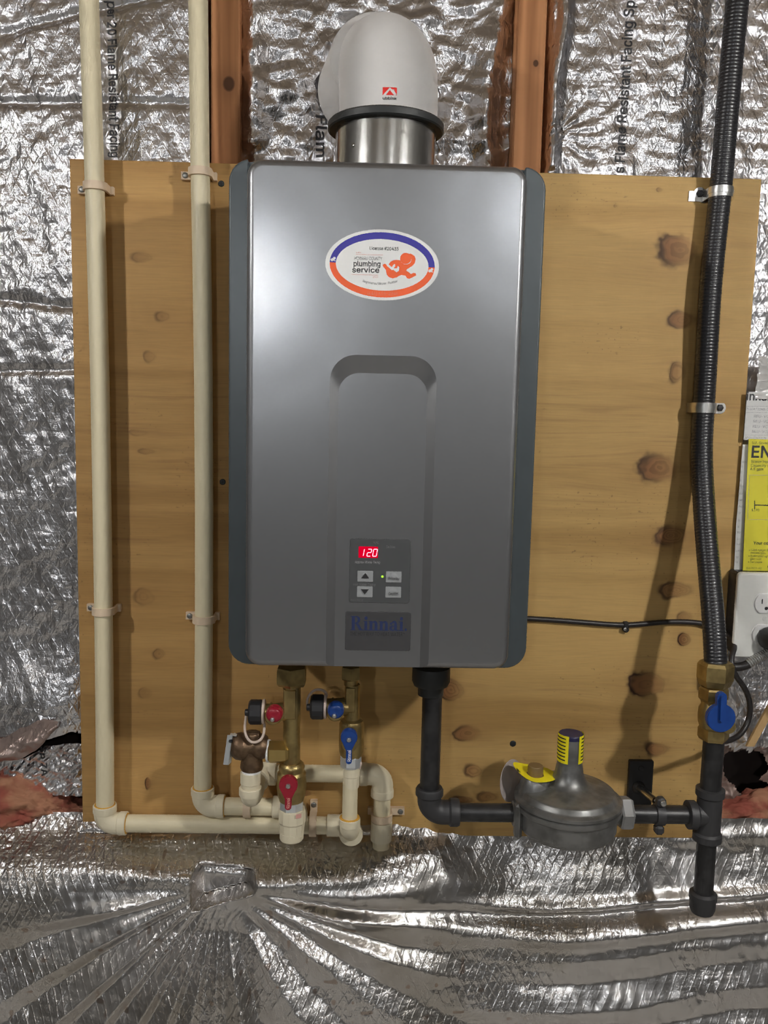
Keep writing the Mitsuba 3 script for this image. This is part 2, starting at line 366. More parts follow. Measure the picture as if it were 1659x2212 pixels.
# ------------------------------------------------------------------ foil faced insulation
def nz(x, z, lam, seed): return meshkit.noise(np.stack([x/lam, z/lam, np.full_like(x, seed*3.7)], -1), seed)
def crumple(x, z, lam, seed, n=6, warp=1.0):
    g = np.random.default_rng(seed); s = 0
    for i in range(n):
        th = g.uniform(0, np.pi); l = lam*g.uniform(.7, 1.6); ph = g.uniform(0, 9)
        t = (x*np.cos(th)+z*np.sin(th))/l+ph+warp*nz(x, z, lam*1.7, seed+i)
        s = s+np.abs(t % 1-.5)*2
    return s/n
def ss(a, b, x): t = np.clip((x-a)/(b-a), 0, 1); return t*t*(3-2*t)
def sheet(x0, x1, z0, z1, fn, step=.003, keep=None, snap=None):
    nx, nzz = int((x1-x0)/step)+2, int((z1-z0)/step)+2
    X, Z = np.meshgrid(np.linspace(x0, x1, nx), np.linspace(z0, z1, nzz), indexing='ij')
    kv0 = keep(X, Z) if keep is not None else None
    if snap is not None:                                          # the torn edge follows its curve instead of the grid
        for i in range(nx):
            on_ = np.nonzero(kv0[i])[0]
            if len(on_):
                j = on_[0] if snap[0] == 'low' else on_[-1]; e = snap[1](X[i, j:j+1])[0]
                if abs(Z[i, j]-e) < 2.5*step: Z[i, j] = e
    Y = fn(X, Z); v = np.stack([X, Y, Z], -1).reshape(-1, 3)
    i = np.arange(nx*nzz).reshape(nx, nzz); a, b, c, d = i[:-1, :-1], i[1:, :-1], i[1:, 1:], i[:-1, 1:]
    f = np.concatenate([np.stack([a, b, c], -1).reshape(-1, 3), np.stack([a, c, d], -1).reshape(-1, 3)])
    if keep is not None:
        kv = kv0.reshape(-1); f = f[kv[f].all(1)]
        used = np.unique(f); m = -np.ones(len(v), int); m[used] = np.arange(len(used)); v, f = v[used], m[f]
    return tri(v, f)
def print_on(fn, s, h, at, ang, bold=True, width=None):
    """flat print that follows the foil surface fn(x, z)"""
    m = meshkit.text_mesh(s, h, .001, bold); v, f = m.vertices.copy(), m.faces
    top = np.abs(v[f][:, :, 2]-.001).max(1) < 1e-6
    if width: v[:, 0] *= width/v[:, 0].max()
    v2, f2 = trimesh.remesh.subdivide_to_size(v, f[top], .0022)
    c, s_ = math.cos(ang), math.sin(ang)
    x, z = at[0]+v2[:, 0]*c-v2[:, 1]*s_, at[1]+v2[:, 0]*s_+v2[:, 1]*c
    return tri(np.c_[x, fn(x, z)-.0005, z], f2)

def y_left(x, z):
    y = .030 - .012*(nz(x, z, .22, 3)-.5) - .008*(crumple(x, z, .075, 11)-.5) - .0038*(crumple(x, z, .026, 12)-.5)
    crease = lambda z0, k: .005*np.exp(-((z-z0-k*(x+.4))/.006)**2)
    y = y + crease(1.868, .02) + crease(1.50, .03) + crease(1.585, -.1) + crease(1.985, .25)
    y = y - .022*ss(1.10, .99, z)*ss(-.40, -.47, x)               # hangs forward near its torn bottom
    y = y + .06*np.maximum(-.415-x, 0)
    y = y + .05*ss(-.232, -.222, x)                               # turned in along the stud
    return np.where((x > bx0-.012) & (z < bz1+.01), np.maximum(y, .0195), y)
def y_mid(x, z):
    e = np.minimum(x+.181, .2-x)
    y = .052 - .020*ss(.0, .05, e)*(.6+.4*nz(x, z, .12, 5)) - .022*(crumple(x, z, .085, 21, 7)-.5) - .012*(crumple(x, z, .030, 22)-.5)
    y = y - .030*np.exp(-((x+.165)/.018)**2)*(.4+.6*nz(x, z, .16, 9)) - .026*np.exp(-((x-.175-.012*np.sin(z*16))/.016)**2)*(.4+.6*nz(x, z, .1, 10))
    return np.where(z < bz1+.01, np.maximum(y, .0195), y)
def y_right(x, z):
    y = .030 - .012*(nz(x, z, .2, 6)-.5) - .007*(crumple(x, z, .07, 31)-.5) - .0042*(crumple(x, z, .024, 32)-.5)
    y = y - .018*np.exp(-((x-.258-.01*ss(1.9, 2.0, z))/.009)**2) + .03*ss(.252, .244, x)
    star = np.hypot(x-.262, z-1.845); th = np.arctan2(z-1.845, x-.262)
    y = y + .006*np.exp(-star/.05)*(np.abs(((th*9/np.pi)+nz(x, z, .03, 8)) % 1-.5)*2)
    y = y - .020*ss(1.06, .96, z)*ss(.57, .60, x)*(crumple(x, z, .05, 33)) + .004*ss(1.3, 1.05, z)
    return np.where((x < bx1+.004) & (z < bz1+.01), np.maximum(y, .0195), y)
def edge_left(x): return .955+.10*ss(-.53, -.44, x)*.35-.075*ss(-.455, -.56, x)*.9+.012*(nz(x, x*0, .03, 4)-.5)
lz0 = P(60, 1640, .02)[2]
kl = thing('foil_insulation', 'silver foil-faced insulation filling the left of the wall, behind the left pipes', 'insulation')
def uvxz(m): return np.c_[m.vertices[:, 0], m.vertices[:, 2]]
def add_foil(name, m, bs, parent, **k): return add(name, m, bs, parent, smooth=True, uv=uvxz(m), **k)
def elow(x): return np.interp(x, [-1.1, -.70, -.60, -.56, -.537, -.525, -.512, -.495, -.48, -.455, -.44, -.40], [.835, .84, .888, .905, .912, .905, .915, .935, .948, .957, .958, .96])+.006*(nz(x, x*0, .012, 4)-.5)
add_foil('facing', sheet(-1.10, -.221, .83, 2.74, y_left, .0032, keep=lambda X, Z: (Z > elow(X)) & ~((X > bx0+.02) & (Z < bz1-.02)), snap=('low', elow)), 'm_foil', kl)
km = thing('foil_insulation', 'crumpled silver foil insulation between the two studs, behind the white vent elbow', 'insulation')
add_foil('facing', sheet(-.1815, .2005, 1.72, 2.74, y_mid, .0028, keep=lambda X, Z: np.hypot(X+.012, Z-1.895) > .052), 'm_foil', km)
kr = thing('foil_insulation', 'silver foil-faced insulation filling the right of the wall, behind the black gas hose', 'insulation')
elr = lambda x: .945-.10*ss(.66, .76, x)+.012*(nz(x, x*0, .02, 14)-.5)+.004*np.sin(x*300)
add_foil('facing', sheet(.2425, 1.15, .84, 2.74, y_right, .0032, keep=lambda X, Z: (Z > elr(X)) & ~((X < bx1-.06) & (Z < bz1-.02)), snap=('low', elr)), 'm_foil', kr)
def vtext(fn, s, h, p0, p1, Y, parent, flip=False):
    a, b = P(*p0, Y), P(*p1, Y); ang = math.atan2(b[2]-a[2], b[0]-a[0]); L = math.hypot(b[2]-a[2], b[0]-a[0])
    add('printed_text', print_on(fn, s, h, (a[0], a[2]), ang, True, L), 'm_ink', parent, smooth=False, label='printed black lettering')
vtext(y_left, 'per 20 Flame Resistant Facing', .0125, (231, 2), (240, 341), .03, kl)
vtext(y_right, 's Flame Resistant Facing Sp', .0140, (1349, 374), (1372, 0), .03, kr)
vtext(y_mid, 'Flam', .0150, (684, 250), (684, 345), .05, km)

# strips of torn kraft edge and the dark gap under the left insulation
def yb_flap(x, z): return .020 - .014*(crumple(x, z, .030, 41, 7)-.5) - .007*(crumple(x, z, .010, 42)-.5)
kf = thing('foil_flap', 'crinkled bright foil flap between the pink insulation and the left edge of the board', 'foil')
etop = lambda x: np.interp(x, [-.56, -.50, -.47, -.44, -.40], [.905, .918, .938, .942, .943])+.003*(nz(x, x*0, .01, 2)-.5)
add_foil('sheet', sheet(-.56, -.40, .86, .955, yb_flap, .0014, keep=lambda X, Z: Z < etop(X), snap=('high', etop)), 'm_foil', kf)
vtext(yb_flap, 'Sp 7A', .008, (88, 1610), (91, 1676), .02, kf)
# folded brown underside of the torn left facing
k0 = thing('kraft_edge', 'torn brown paper edge folded under the left foil insulation', 'paper')
ku = [P(a, b, -.005) for a, b in ((-160, 1622), (-60, 1606), (0, 1600), (40, 1578), (75, 1562), (112, 1556), (140, 1552))]
kd = [P(a, b, -.005) for a, b in ((-160, 1668), (-60, 1660), (0, 1646), (40, 1640), (75, 1626), (112, 1588), (140, 1553))]
ktop = lambda x: np.interp(x, [q[0] for q in ku], [q[2] for q in ku])+.006*(nz(x, x*0, .02, 81)-.5)
kbot = lambda x: np.interp(x, [q[0] for q in kd], [q[2] for q in kd])+.008*(nz(x, x*0, .015, 82)-.5)
def y_kraft(x, z):
    t = np.clip((z-kbot(x))/np.maximum(ktop(x)-kbot(x), .004), 0, 1)
    return .010-.024*np.sin(np.pi*np.clip(t*.75+.25, 0, 1))-.016*(crumple(x, z, .045, 83, 5)-.5)-.006*(crumple(x, z, .014, 84)-.5)
scene['m_kraftfoil'] = {'type': 'twosided', 'bsdf': {'type': 'bumpmap', 'tex': mikit.proc(foil_bump_low, eps=6e-4), 'scale': 1.0,
    'bsdf': {'type': 'principled', 'base_color': rgb(.40, .31, .28), 'metallic': .75, 'roughness': .33}}}
add_foil('fold', sheet(-.62, -.441, .88, .985, y_kraft, .0016, keep=lambda X, Z: (Z < ktop(X)) & (Z > kbot(X)), snap=('low', kbot)), 'm_kraftfoil', k0)

# pink fibreglass
def blob(pts, rad, seed, squash=(1, 1, 1)):
    hs = [trimesh.creation.icosphere(2, r).vertices*V(*squash)+p for p, r in zip(pts, rad)]
    m = hull(hs[0])
    for a, b in zip(hs[:-1], hs[1:]): m = m+hull(np.vstack([a, b]))
    m = tm(m.refine_to_length(.005)); n = m.vertex_normals
    f = meshkit.fbm(m.vertices*V(40, 40, 70), 4, seed)-.5; g = meshkit.fbm(m.vertices*V(160, 160, 260), 2, seed+1)-.5
    m.vertices += n*(f*.03+g*.010)[:, None]; return m
kp = thing('pink_insulation', 'tuft of pink fibreglass insulation bulging out left of the board', 'insulation')
add('fibre_mass', blob([P(-90, 1735, .03), P(20, 1722, .028), P(85, 1735, .035), P(150, 1757, .045), P(200, 1775, .055)], [.045, .042, .036, .026, .016], 5), 'm_pink', kp, smooth=True)
kp = thing('pink_insulation', 'pink fibreglass insulation showing below the dark hole at the right edge', 'insulation')
add('fibre_mass', blob([P(1500, 1760, .04), P(1580, 1758, .045), P(1640, 1748, .045), P(1740, 1740, .05)], [.02, .024, .030, .032], 8), 'm_pink', kp, smooth=True)
kt = thing('torn_paper', 'torn brown paper facing around the dark hole at the right edge', 'paper')
def y_torn(x, z): return .055-.018*(crumple(x, z, .035, 51)-.5)-.006*(crumple(x, z, .012, 52)-.5)
def keep_torn(X, Z):
    c = P(1612, 1660, .05); d = P(1628, 1705, .05)
    e = ((X-c[0])/.036)**2+((Z-c[2])/.030)**2; e2 = ((X-d[0]+.4*(Z-d[2]))/.026)**2+((Z-d[2])/.016)**2
    w = .5*(nz(X, Z, .015, 3)-.5)
    return (e+w > 1) & (e2+w > 1)
add_foil('sheet', sheet(.535, .72, .84, .965, y_torn, .0022, keep=keep_torn), 'm_kraft', kt)
kw = thing('wood_lath', 'narrow tan wood strip leaning against the foil at the right edge', 'strip')
a, b = P(1668, 1518, .0), P(1618, 1610, .005)
add('strip', tm(hull(np.vstack([V(*q)+o for q in (a, b) for o in ((-.006, 0, 0), (.006, 0, 0), (-.006, -.005, 0), (.006, -.005, 0))]))), 'm_plyedge', kw, smooth=False)

# lower foil blanket over the foundation wall
PK = P(478, 1925, -.07); ZT = .845
def y_low(x, z):
    t = ZT-z+.010*(nz(x, z*0, .12, 61)-.5)
    rgt = ss(-.02, .25, x)
    ys = .012-.085*ss(-.005, .095, t)*(1-rgt)-.050*ss(.0, .16, t)*rgt-.28*np.maximum(t-.14, 0)
    # fold line across the left half, above the pinned dimple
    zc = PK[2]+.022+.006*np.sin(x*11); fl = ss(.22, -.02, x)
    ys = ys-.016*np.exp(-((z-zc)/.016)**2)*fl*np.exp(-((x-PK[0])/.28)**2)
    dx, dz = x-PK[0], z-PK[2]
    # dimple held by the insulation pin: deep under the fold, rising to a slanted lip
    lip = PK[2]-.016+.33*(x-PK[0]); top_ = PK[2]+.019
    q = np.clip((z-lip)/np.maximum(top_-lip, .004), 0, 1.3)
    inside = ss(-.046, -.030, dx)*ss(.052, .030, dx)*ss(0, .08, q)*ss(1.30, .98, q)
    ys = ys+.034*inside
    r = np.hypot(dx, dz*1.25); th = np.arctan2(dz-.01, dx)
    below = ss(.012, -.03, dz)
    phase = th*4.3+1.3*nz(th*1.5, r*1.2, 1.0, 63)+.4*np.sin(th*3)
    saw = phase % 1.0
    ridge = np.where(saw < .66, saw/.66, (1-saw)/.34)*(.35+1.3*meshkit.noise(np.stack([np.floor(phase)*1.7+.3, r*4, r*0], -1), 5))
    amp = .0185*ss(.02, .16, r)*np.exp(-r/.7)
    lr = ss(.02, .30, x)                                            # fades into long level waves on the right
    ys = ys-amp*ridge*below*(1-.75*lr)-.0025*ss(.02, .06, r)*np.exp(-r/.15)*np.abs(((th*11+nz(th, r, .4, 3)*2) % 1)-.5)*2*below
    zz = z+.02*np.sin(x*5+.5)*lr+.015*(nz(x, z, .2, 64)-.5)
    ys = ys-.012*lr*np.exp(-((zz-.700)/.013)**2)-.007*lr*np.exp(-((zz-.735)/.008)**2)+.008*lr*np.exp(-((zz-.722)/.007)**2)
    ys = ys-.007*lr*np.abs(((zz/.062+.5*nz(x, z, .25, 65)) % 1)-.5)*2*ss(.70, .66, z)
    ys = ys-.006*ss(.45, .55, x)*np.exp(-((z-.81-.05*(x-.5))/.012)**2)
    top = ss(.79, .80, z)
    ys = ys-.0075*top*(crumple(x, z, .045, 66)-.5)-.004*(crumple(x, z, .06, 67)-.5)*(1-.5*top)-.0022*(crumple(x, z, .018, 68)-.5)
    ys = ys-.006*np.exp(-((x-.06)/.07)**2)*top*(crumple(x, z, .025, 69))
    return np.where(z > .815, np.maximum(ys, np.where((x > bx0-.004) & (x < bx1-.0), -.0085, -.03)), ys)
kb = thing('foil_blanket', 'silver foil insulation blanket draped below the board, folds fanning from one dimple', 'insulation')
add_foil('facing', sheet(-1.10, 1.15, .01, ZT-.006, y_low, .0030), 'm_foil_low', kb)

# ------------------------------------------------------------------ water heater
HX0, HX1, HZ0, HZ1 = .0214-.1582, .0214+.1582, 1.4357-.292, 1.4357+.292
FY, RY = -.235, -.2292
heater = thing('water_heater', 'silver-grey tankless water heater with slate sides hung on the plywood board', 'water heater')
cx0, cx1 = P(494, 440, -.2)[0], P(1180, 400, -.2)[0]
cz1, cz0 = P(831, 351, -.2)[2], P(560, 1436, -.2)[2]
case = slab(cx0, cx1, cz0, cz1, .026, -.001, -.2, .0025)
pocket = slab(HX0-.0035, HX1+.0035, HZ0-.0035, HZ1+.03, .020, -.186, -.25, .0005)
add('case', tm(case-pocket), 'm_slate', heater, smooth=30, label='slate grey painted side casing')
cover = slab(HX0, HX1, HZ0, HZ1, .0185, -.190, FY, .0085, 12, 10)
ro = [P(712, 850, FY)[0], P(942.5, 850, FY)[0], P(832, 768, FY)[2]]; ri = [P(731, 850, RY)[0], P(923, 850, RY)[0], P(832, 807, RY)[2]]
lo = rr(ro[0], ro[1], HZ0-.1, ro[2], .030, 10); li = rr(ri[0], ri[1], HZ0-.1, ri[2], .024, 10)
ex = .5                                                            # run the bevel on past the front so the cut is clean
out = [(a+(a-c)*ex, FY-(RY-FY)*ex, b+(b-d)*ex) for (a, b), (c, d) in zip(lo, li)]
out = [(x, y, min(z, 99)) for x, y, z in out]
cut = hull(out+[(c, RY, d) for c, d in li])
add('front_cover', tm(cover-cut), 'm_silver', heater, smooth=14, label='silver-grey metallic front cover with a recessed arch')
# control panel
cp = [P(755, 1232, RY)[0], P(886, 1232, RY)[0], P(820, 1302, RY)[2], P(820, 1164, RY)[2]]
panel = add('control_panel', tm(slab(*cp, .0028, RY+.004, RY-.0012, .0006)), 'm_panel', heater, smooth=30, label='dark grey control panel')
PYf = RY-.0012
def on(px, py, Y=PYf): return P(px, py, Y)
def prect(px, py, w, h, r, yb, yf, e=.0003):
    c = P(px, py, yf); s = S(px, py, yf); return tm(slab(c[0]-w*s/2, c[0]+w*s/2, c[2]-h*s/2, c[2]+h*s/2, r, yb, yf, e, 6, 3))
scene['m_led'] = {'type': 'diffuse', 'reflectance': rgb(.25, .0, .01)}
disp = add('display', prect(795.5, 1193, 42, 25, .0006, PYf+.001, PYf-.0004), 'm_led', panel, label='glowing red number display')
scene[disp]['emitter'] = {'type': 'area', 'radiance': rgb(.42, .0, .012)}
def seg7(d, c, h):
    w = h*.52; t = h*.13; on_ = {'0': 'abcdef', '1': 'bc', '2': 'abged'}[d]; g = h*.02
    S7 = {'a': ((0, h), (w, h)), 'g': ((0, h/2), (w, h/2)), 'd': ((0, 0), (w, 0)), 'f': ((0, h/2), (0, h)), 'e': ((0, 0), (0, h/2)), 'b': ((w, h/2), (w, h)), 'c': ((w, 0), (w, h/2))}
    ps = []
    for q in on_:
        (x0, y0), (x1, y1) = S7[q]; L = math.hypot(x1-x0, y1-y0); ux, uy = (x1-x0)/L, (y1-y0)/L; m = t*.62
        ps.append(LineString([(x0+ux*m, y0+uy*m), (x1-ux*m, y1-uy*m)]).buffer(t/2, cap_style=1))
    p = affinity.skew(unary_union(ps), xs=9, origin=(0, 0)); return affinity.translate(p, c[0], c[1])
q = on(780, 1201); s = S(780, 1201, PYf)
for i, d in enumerate('120'):
    k = add('digit', extr(seg7(d, (q[0]+(i*12.3-(3.5 if i == 0 else 0))*s, q[2]), 15.5*s), PYf-.0003, PYf-.0007), 'm_led', panel, smooth=False)
    scene[k]['emitter'] = {'type': 'area', 'radiance': rgb(2.6, .75, .9)}
def label_txt(s_, px, py, w, h, bs, parent, name='lettering', Y=PYf, bold=False):
    sc = S(px, py, Y); add(name, text(s_, h*sc, P(px, py, Y)+V(0, .0002, 0), (1, 0, .0), depth=.0003, width=w*sc, center=True, bold=bold), bs, parent, smooth=False)
for s_, px, py, w, h, bs in (('\u00b0F/\u00b0C', 812, 1175, 13, 5, 'm_inkdim'), ('In Use', 844, 1184, 19, 5.5, 'm_inkdim'), ('Approx Water Temp', 794, 1217, 55, 5.5, 'm_inkgrey'),
                     ('Hot Water Temp', 787, 1265, 48, 5, 'm_inkdim'), ('MC-91-2', 771, 1298, 26, 4, 'm_inkdim')):
    label_txt(s_, px, py, w, h, bs, panel)
for i, (px, py) in enumerate(((789, 1245), (850.5, 1246.5), (788, 1278.5), (849.5, 1279.5))):
    bt = add('button', prect(px, py, 34, 24, .0008, PYf+.001, PYf-.0008), 'm_button', heater+'__control_panel', smooth=30)
    c = P(px, py-1, PYf-.0008); s = S(px, py, PYf)
    dome = lathe(c+V(0, .0006, .0002), (0, -1, 0), [(.0050, 0), (.0044, .0006), (.003, .0009), (.001, .0010)], 24)
    scene[bt] = mikit.ply(cat([prect(px, py, 34, 24, .0008, PYf+.001, PYf-.0008), dome]), 'm_button', smooth=30)
    if i in (0, 2):
        sg = 1 if i == 0 else -1
        poly = Polygon([(c[0]-8.5*s, c[2]-sg*5*s), (c[0]+8.5*s, c[2]-sg*5*s), (c[0], c[2]+sg*6.5*s)])
        add('arrow_mark', extr(poly, PYf-.0016, PYf-.0021), 'm_ink', panel, smooth=False)
    else: label_txt('Priority' if i == 1 else 'On/Off', px, py+6.5, 25 if i == 1 else 22, 6.5, 'm_panel', panel, Y=PYf-.0020)
led = add('led', lathe(on(826, 1245.5), (0, -1, 0), [(2.6*s, 0), (2.0*s, .0006), (.5*s, .001)], 16), 'm_led', panel, label='small green light')
scene[led]['emitter'] = {'type': 'area', 'radiance': rgb(.35, 1.6, .05)}
# badge
bp = [P(746, 1362, RY)[0], P(887, 1362, RY)[0], P(816, 1405, RY)[2], P(816, 1321, RY)[2]]
badge = add('badge', tm(slab(*bp, .002, RY+.003, RY-.0010, .0005)), 'm_badge', heater, smooth=30, label='name plate with dark blue lettering')
def serif(word):
    """heavy serif lettering as one polygon, cap height 1"""
    x, gs = 0.0, []
    B = lambda x0, y0, x1, y1: sbox(x0, y0, x1, y1)
    foot = lambda x0, x1, y=0: B(x0-.09, y, x1+.09, y+.05)
    for ch in word:
        if ch == 'R':
            g = [B(.1, 0, .34, 1), foot(.1, .34), B(.0, .95, .5, 1), affinity.scale(Point(.46, .74).buffer(.26, 16), 1.25, 1).difference(affinity.scale(Point(.40, .74).buffer(.18, 16), 1.0, 1.15)).difference(B(-1, 0, .12, 2)),
                 Polygon([(.42, .5), (.62, .5), (.95, .04), (1.02, .04), (1.02, 0), (.72, 0)])]; w = 1.06
        elif ch == 'i': g = [B(.08, 0, .30, .66), foot(.08, .30), B(0, .61, .2, .66), Point(.19, .86).buffer(.125, 12)]; w = .42
        elif ch == 'n':
            g = [B(.08, 0, .30, .66), foot(.08, .30), B(0, .61, .2, .66), B(.50, 0, .72, .48), foot(.50, .72), Point(.50, .46).buffer(.22, 16).difference(Point(.40, .42).buffer(.13, 12)).intersection(B(.28, .40, .73, .7))]; w = .84
        elif ch == 'a':
            g = [B(.42, .06, .63, .50), Point(.40, .48).buffer(.22, 16).difference(Point(.34, .44).buffer(.12, 12)).intersection(B(.08, .42, .63, .7)), Point(.14, .50).buffer(.085, 10),
                 affinity.scale(Point(.26, .18).buffer(.2, 16), 1.2, .95).difference(affinity.scale(Point(.32, .19).buffer(.11, 12), .9, 1.1)), B(.5, 0, .74, .07)]; w = .80
        else: g = [Point(.14, .09).buffer(.095, 12)]; w = .28
        gs.append(affinity.translate(unary_union(g), x, 0)); x += w
    return unary_union(gs), x
q0, q1 = P(757, 1361, RY-.001), P(880, 1361, RY-.001); wp, wl = serif('Rinnai.')
kx = (q1[0]-q0[0])/wl
wp = affinity.translate(affinity.scale(wp, kx, 31*S(816, 1361, RY), origin=(0, 0)), q0[0], q0[2])
add('lettering', extr(wp, RY-.0009, RY-.0014), 'm_blueink', badge, smooth=False)
label_txt('THE HOT WAY TO HEAT WATER\u2122', 815, 1373.5, 118, 8, 'm_ink', badge, Y=RY-.0010, bold=True)
# oval sticker: drawn in the frame of the crop it was measured on
def CK(x, y): return P(690+x/6.144, 480+y/6.144, FY)[[0, 2]]
def ck(pts): return Polygon([CK(*p) for p in pts]).buffer(0)
def oval(a, b, a0=0, a1=360, n=120):
    th = np.radians(np.linspace(a0, a1, n)); cx, cy, rot = 833, 567, math.radians(2.9)
    x, y = a*np.cos(th), -b*np.sin(th); return [(cx+x_*math.cos(rot)-y_*math.sin(rot), cy+x_*math.sin(rot)+y_*math.cos(rot)) for x_, y_ in zip(x, y)]
st = add('sticker', extr(ck(oval(755, 470)), FY+.0002, FY-.0003), 'm_white', heater, smooth=False, label='white oval sticker with a blue and orange rim')
def rim(a0, a1): return ck(oval(697, 432, a0, a1)+oval(615, 342, a0, a1)[::-1])
add('blue_rim', extr(rim(0, 180), FY, FY-.0005), 'm_sticker_blue', st, smooth=False)
add('orange_rim', extr(rim(180, 360), FY, FY-.0005), 'm_sticker_orange', st, smooth=False)
body = [(845, 590), (838, 568), (868, 550), (905, 578), (940, 605), (960, 598), (918, 560), (945, 525), (985, 505), (1030, 500), (1075, 508), (1090, 535), (1125, 558), (1165, 562), (1205, 540), (1222, 505), (1218, 465), (1196, 440),
        (1225, 425), (1262, 450), (1277, 492), (1265, 545), (1235, 578), (1198, 602), (1160, 626), (1150, 645), (1182, 662), (1215, 690), (1250, 672), (1275, 680), (1286, 706), (1192, 753), (1163, 745), (1140, 710), (1092, 700), (1050, 716),
        (1022, 735), (972, 746), (926, 732), (896, 700), (885, 655), (882, 632)]
head = [(1145+74*math.cos(a), 482+74*math.sin(a)) for a in np.linspace(0, 6.28, 40)]
peak = [(1165, 430), (1210, 415), (1222, 425), (1205, 445), (1215, 470)]
wr = unary_union([LineString([CK(905, 570), CK(965, 622)]).buffer(.0012), ck([(950, 612), (985, 560), (1003, 556), (1005, 585), (985, 612), (1030, 612), (1040, 580), (1060, 600), (1055, 645), (1022, 668), (990, 640)])])
fig = unary_union([ck(body).difference(wr), ck(head), ck(peak)])
add('emblem', extr(fig, FY, FY-.0005), 'm_sticker_orange', st, smooth=False)
for cx_, cy_ in ((185, 492), (1478, 642)):
    g = ck(body+[body[0]]).union(ck(head)); c0 = g.centroid; c1 = CK(cx_, cy_)
    add('emblem', extr(affinity.translate(affinity.scale(g, .17, .17, origin=c0), c1[0]-c0.x, c1[1]-c0.y), FY, FY-.0007), 'm_white', st, smooth=False)
def cktxt(s_, x0, x1, y0, y1, h, bs, bold=False):
    a, b = CK(x0, y0), CK(x1, y1); d = b-a
    add('lettering', text(s_, h/6.144*S(820, 570, FY), (a[0], FY-.0002, a[1]), (d[0], 0, d[1]), depth=.0003, width=np.linalg.norm(d), bold=bold), bs, st, smooth=False)
cktxt('License #20435', 663, 1050, 366, 378, 42, 'm_ink', True); cktxt('www.', 485, 560, 412, 414, 20, 'm_pinkink')
cktxt('HOWARD COUNTY', 460, 832, 499, 505, 40, 'm_ink'); cktxt('plumbing', 447, 810, 582, 588, 66, 'm_ink', True)
cktxt('service', 430, 795, 664, 670, 66, 'm_ink', True); cktxt('.com', 700, 778, 738, 740, 24, 'm_pinkink')
cktxt('(443) 695-2246', 632, 1040, 968, 970, 46, 'm_pinkink')
for (x0, y0, x1, y1) in ((485, 428, 838, 436), (422, 694, 775, 704)): add('rule_line', extr(LineString([CK(x0, y0), CK(x1, y1)]).buffer(.00022), FY, FY-.0005), 'm_pinkink', st, smooth=False)
arc = []
s_ = 'Registered Master Plumber'
for i, ch in enumerate(s_):
    if ch == ' ': continue
    q = (i+.5)/len(s_); x = 572+470*q; y = 792+38*(1-(2*q-1)**2); sl = (2*q-1)*.30
    c = CK(x, y); m = text(ch, 30/6.144*S(820, 570, FY), (c[0], FY-.0002, c[1]), (1, 0, sl), depth=.0003, center=True); arc.append(m)
add('lettering', arc, 'm_inkdim', st, smooth=False)

# ------------------------------------------------------------------ vent elbow
vent = thing('vent_elbow', 'glossy white vent elbow with black gasket and steel collar on the heater', 'vent pipe')
VY = -.12; vx = P(833, 300, VY)[0]; zt = cz1-.002; zg = P(708, 279, VY)[2]
rc = 108*S(833, 300, VY)
add('metal_collar', lathe((vx, VY, zt), (0, 0, 1), [(rc, 0), (rc, zg-zt+.004), (rc-.003, zg-zt+.006)], 96), 'm_steel', vent, label='shiny steel collar')
q = P(768, 313, VY-.055)
add('rivet', screw((vx-.039, VY-math.sqrt(rc**2-.039**2), P(768, 313, VY-.05)[2]), .0022, .0016, 12, (-.58, -.81, 0)), 'm_steel', vent)
rg = 125*S(833, 280, VY)
add('gasket', lathe((vx, VY, zg-.003), (0, 0, 1), [(rc-.002, 0), (rg-.002, 0), (rg, .0015), (rg, .0085), (rg-.002, .0105), (rc-.004, .0105)], 96), 'm_rubber', vent, label='black rubber gasket ring')
re_ = 106.5*S(838, 230, VY); axz = P(800, 168, 0)[2]-.0055; dirb = V(-.20, 1, 0); dirb /= np.linalg.norm(dirb)
ex_ = vx+.0025; Rb = re_*1.06
c0, c1 = V(ex_, VY, zg+.005), V(ex_, VY, axz)
pth = fillet([c0, c1, c1+dirb*.165], Rb, 28)
tt = np.arange(len(pth))/(len(pth)-1.0)
rt = re_*(1-.13*ss(.30, .97, tt)); rt[0] = re_
add('elbow', [tube(pth, rt, 72), lathe(c1+dirb*(Rb-.016), dirb, [(re_*.84, -.004), (re_*.95, .002), (re_+.0015, .008), (re_+.0035, .012), (re_+.0035, .12)], 72),
              lathe((ex_, VY, zg+.007), (0, 0, 1), [(re_+.0006, 0), (re_+.0006, .0035), (re_, .005)], 72)], 'm_elbow', vent, smooth=40, label='white plastic elbow')
lx, lzc = P(842, 197, VY-re_)[0], P(842, 197, VY-re_)[2]; sL = S(842, 197, VY-re_)
def wrapx(m):                                                     # lay print on the round elbow
    v = m.vertices.copy(); v2, f2 = trimesh.remesh.subdivide_to_size(v, m.faces, .003); dx = np.clip((v2[:, 0]-ex_)/re_, -.99, .99)
    yy = VY-re_*np.sqrt(1-dx**2); v2[:, 1] = yy-.0003-(v2[:, 1].max()-v2[:, 1]-.0002)*.5; return tri(v2, f2)
w = 15.5*sL; h = 8*sL
sq = Polygon([(-w, -h), (w, -h), (w, h), (-w, h)])
roof = Polygon([(-w*.98, -h*1.05), (0, h*1.0), (w*.45, h*.35), (w*.45, h*.55), (w*.62, h*.55), (w*.62, h*.15), (w*1.0, -h*.85), (w*.62, -h*1.05), (0, h*.28), (-w*.55, -h*1.05)])
lg = affinity.translate(sq.difference(roof), lx, lzc)
add('logo', wrapx(extr(lg, VY-re_, VY-re_-.0004)), 'm_logo_red', vent, smooth=False, label='red roof-shaped logo')
add('logo_lettering', wrapx(text('ubbink', 5.6*sL, (lx, VY-re_, lzc-h-9.5*sL), depth=.0004, width=31*sL, center=True, bold=True)), 'm_ink', vent, smooth=False)

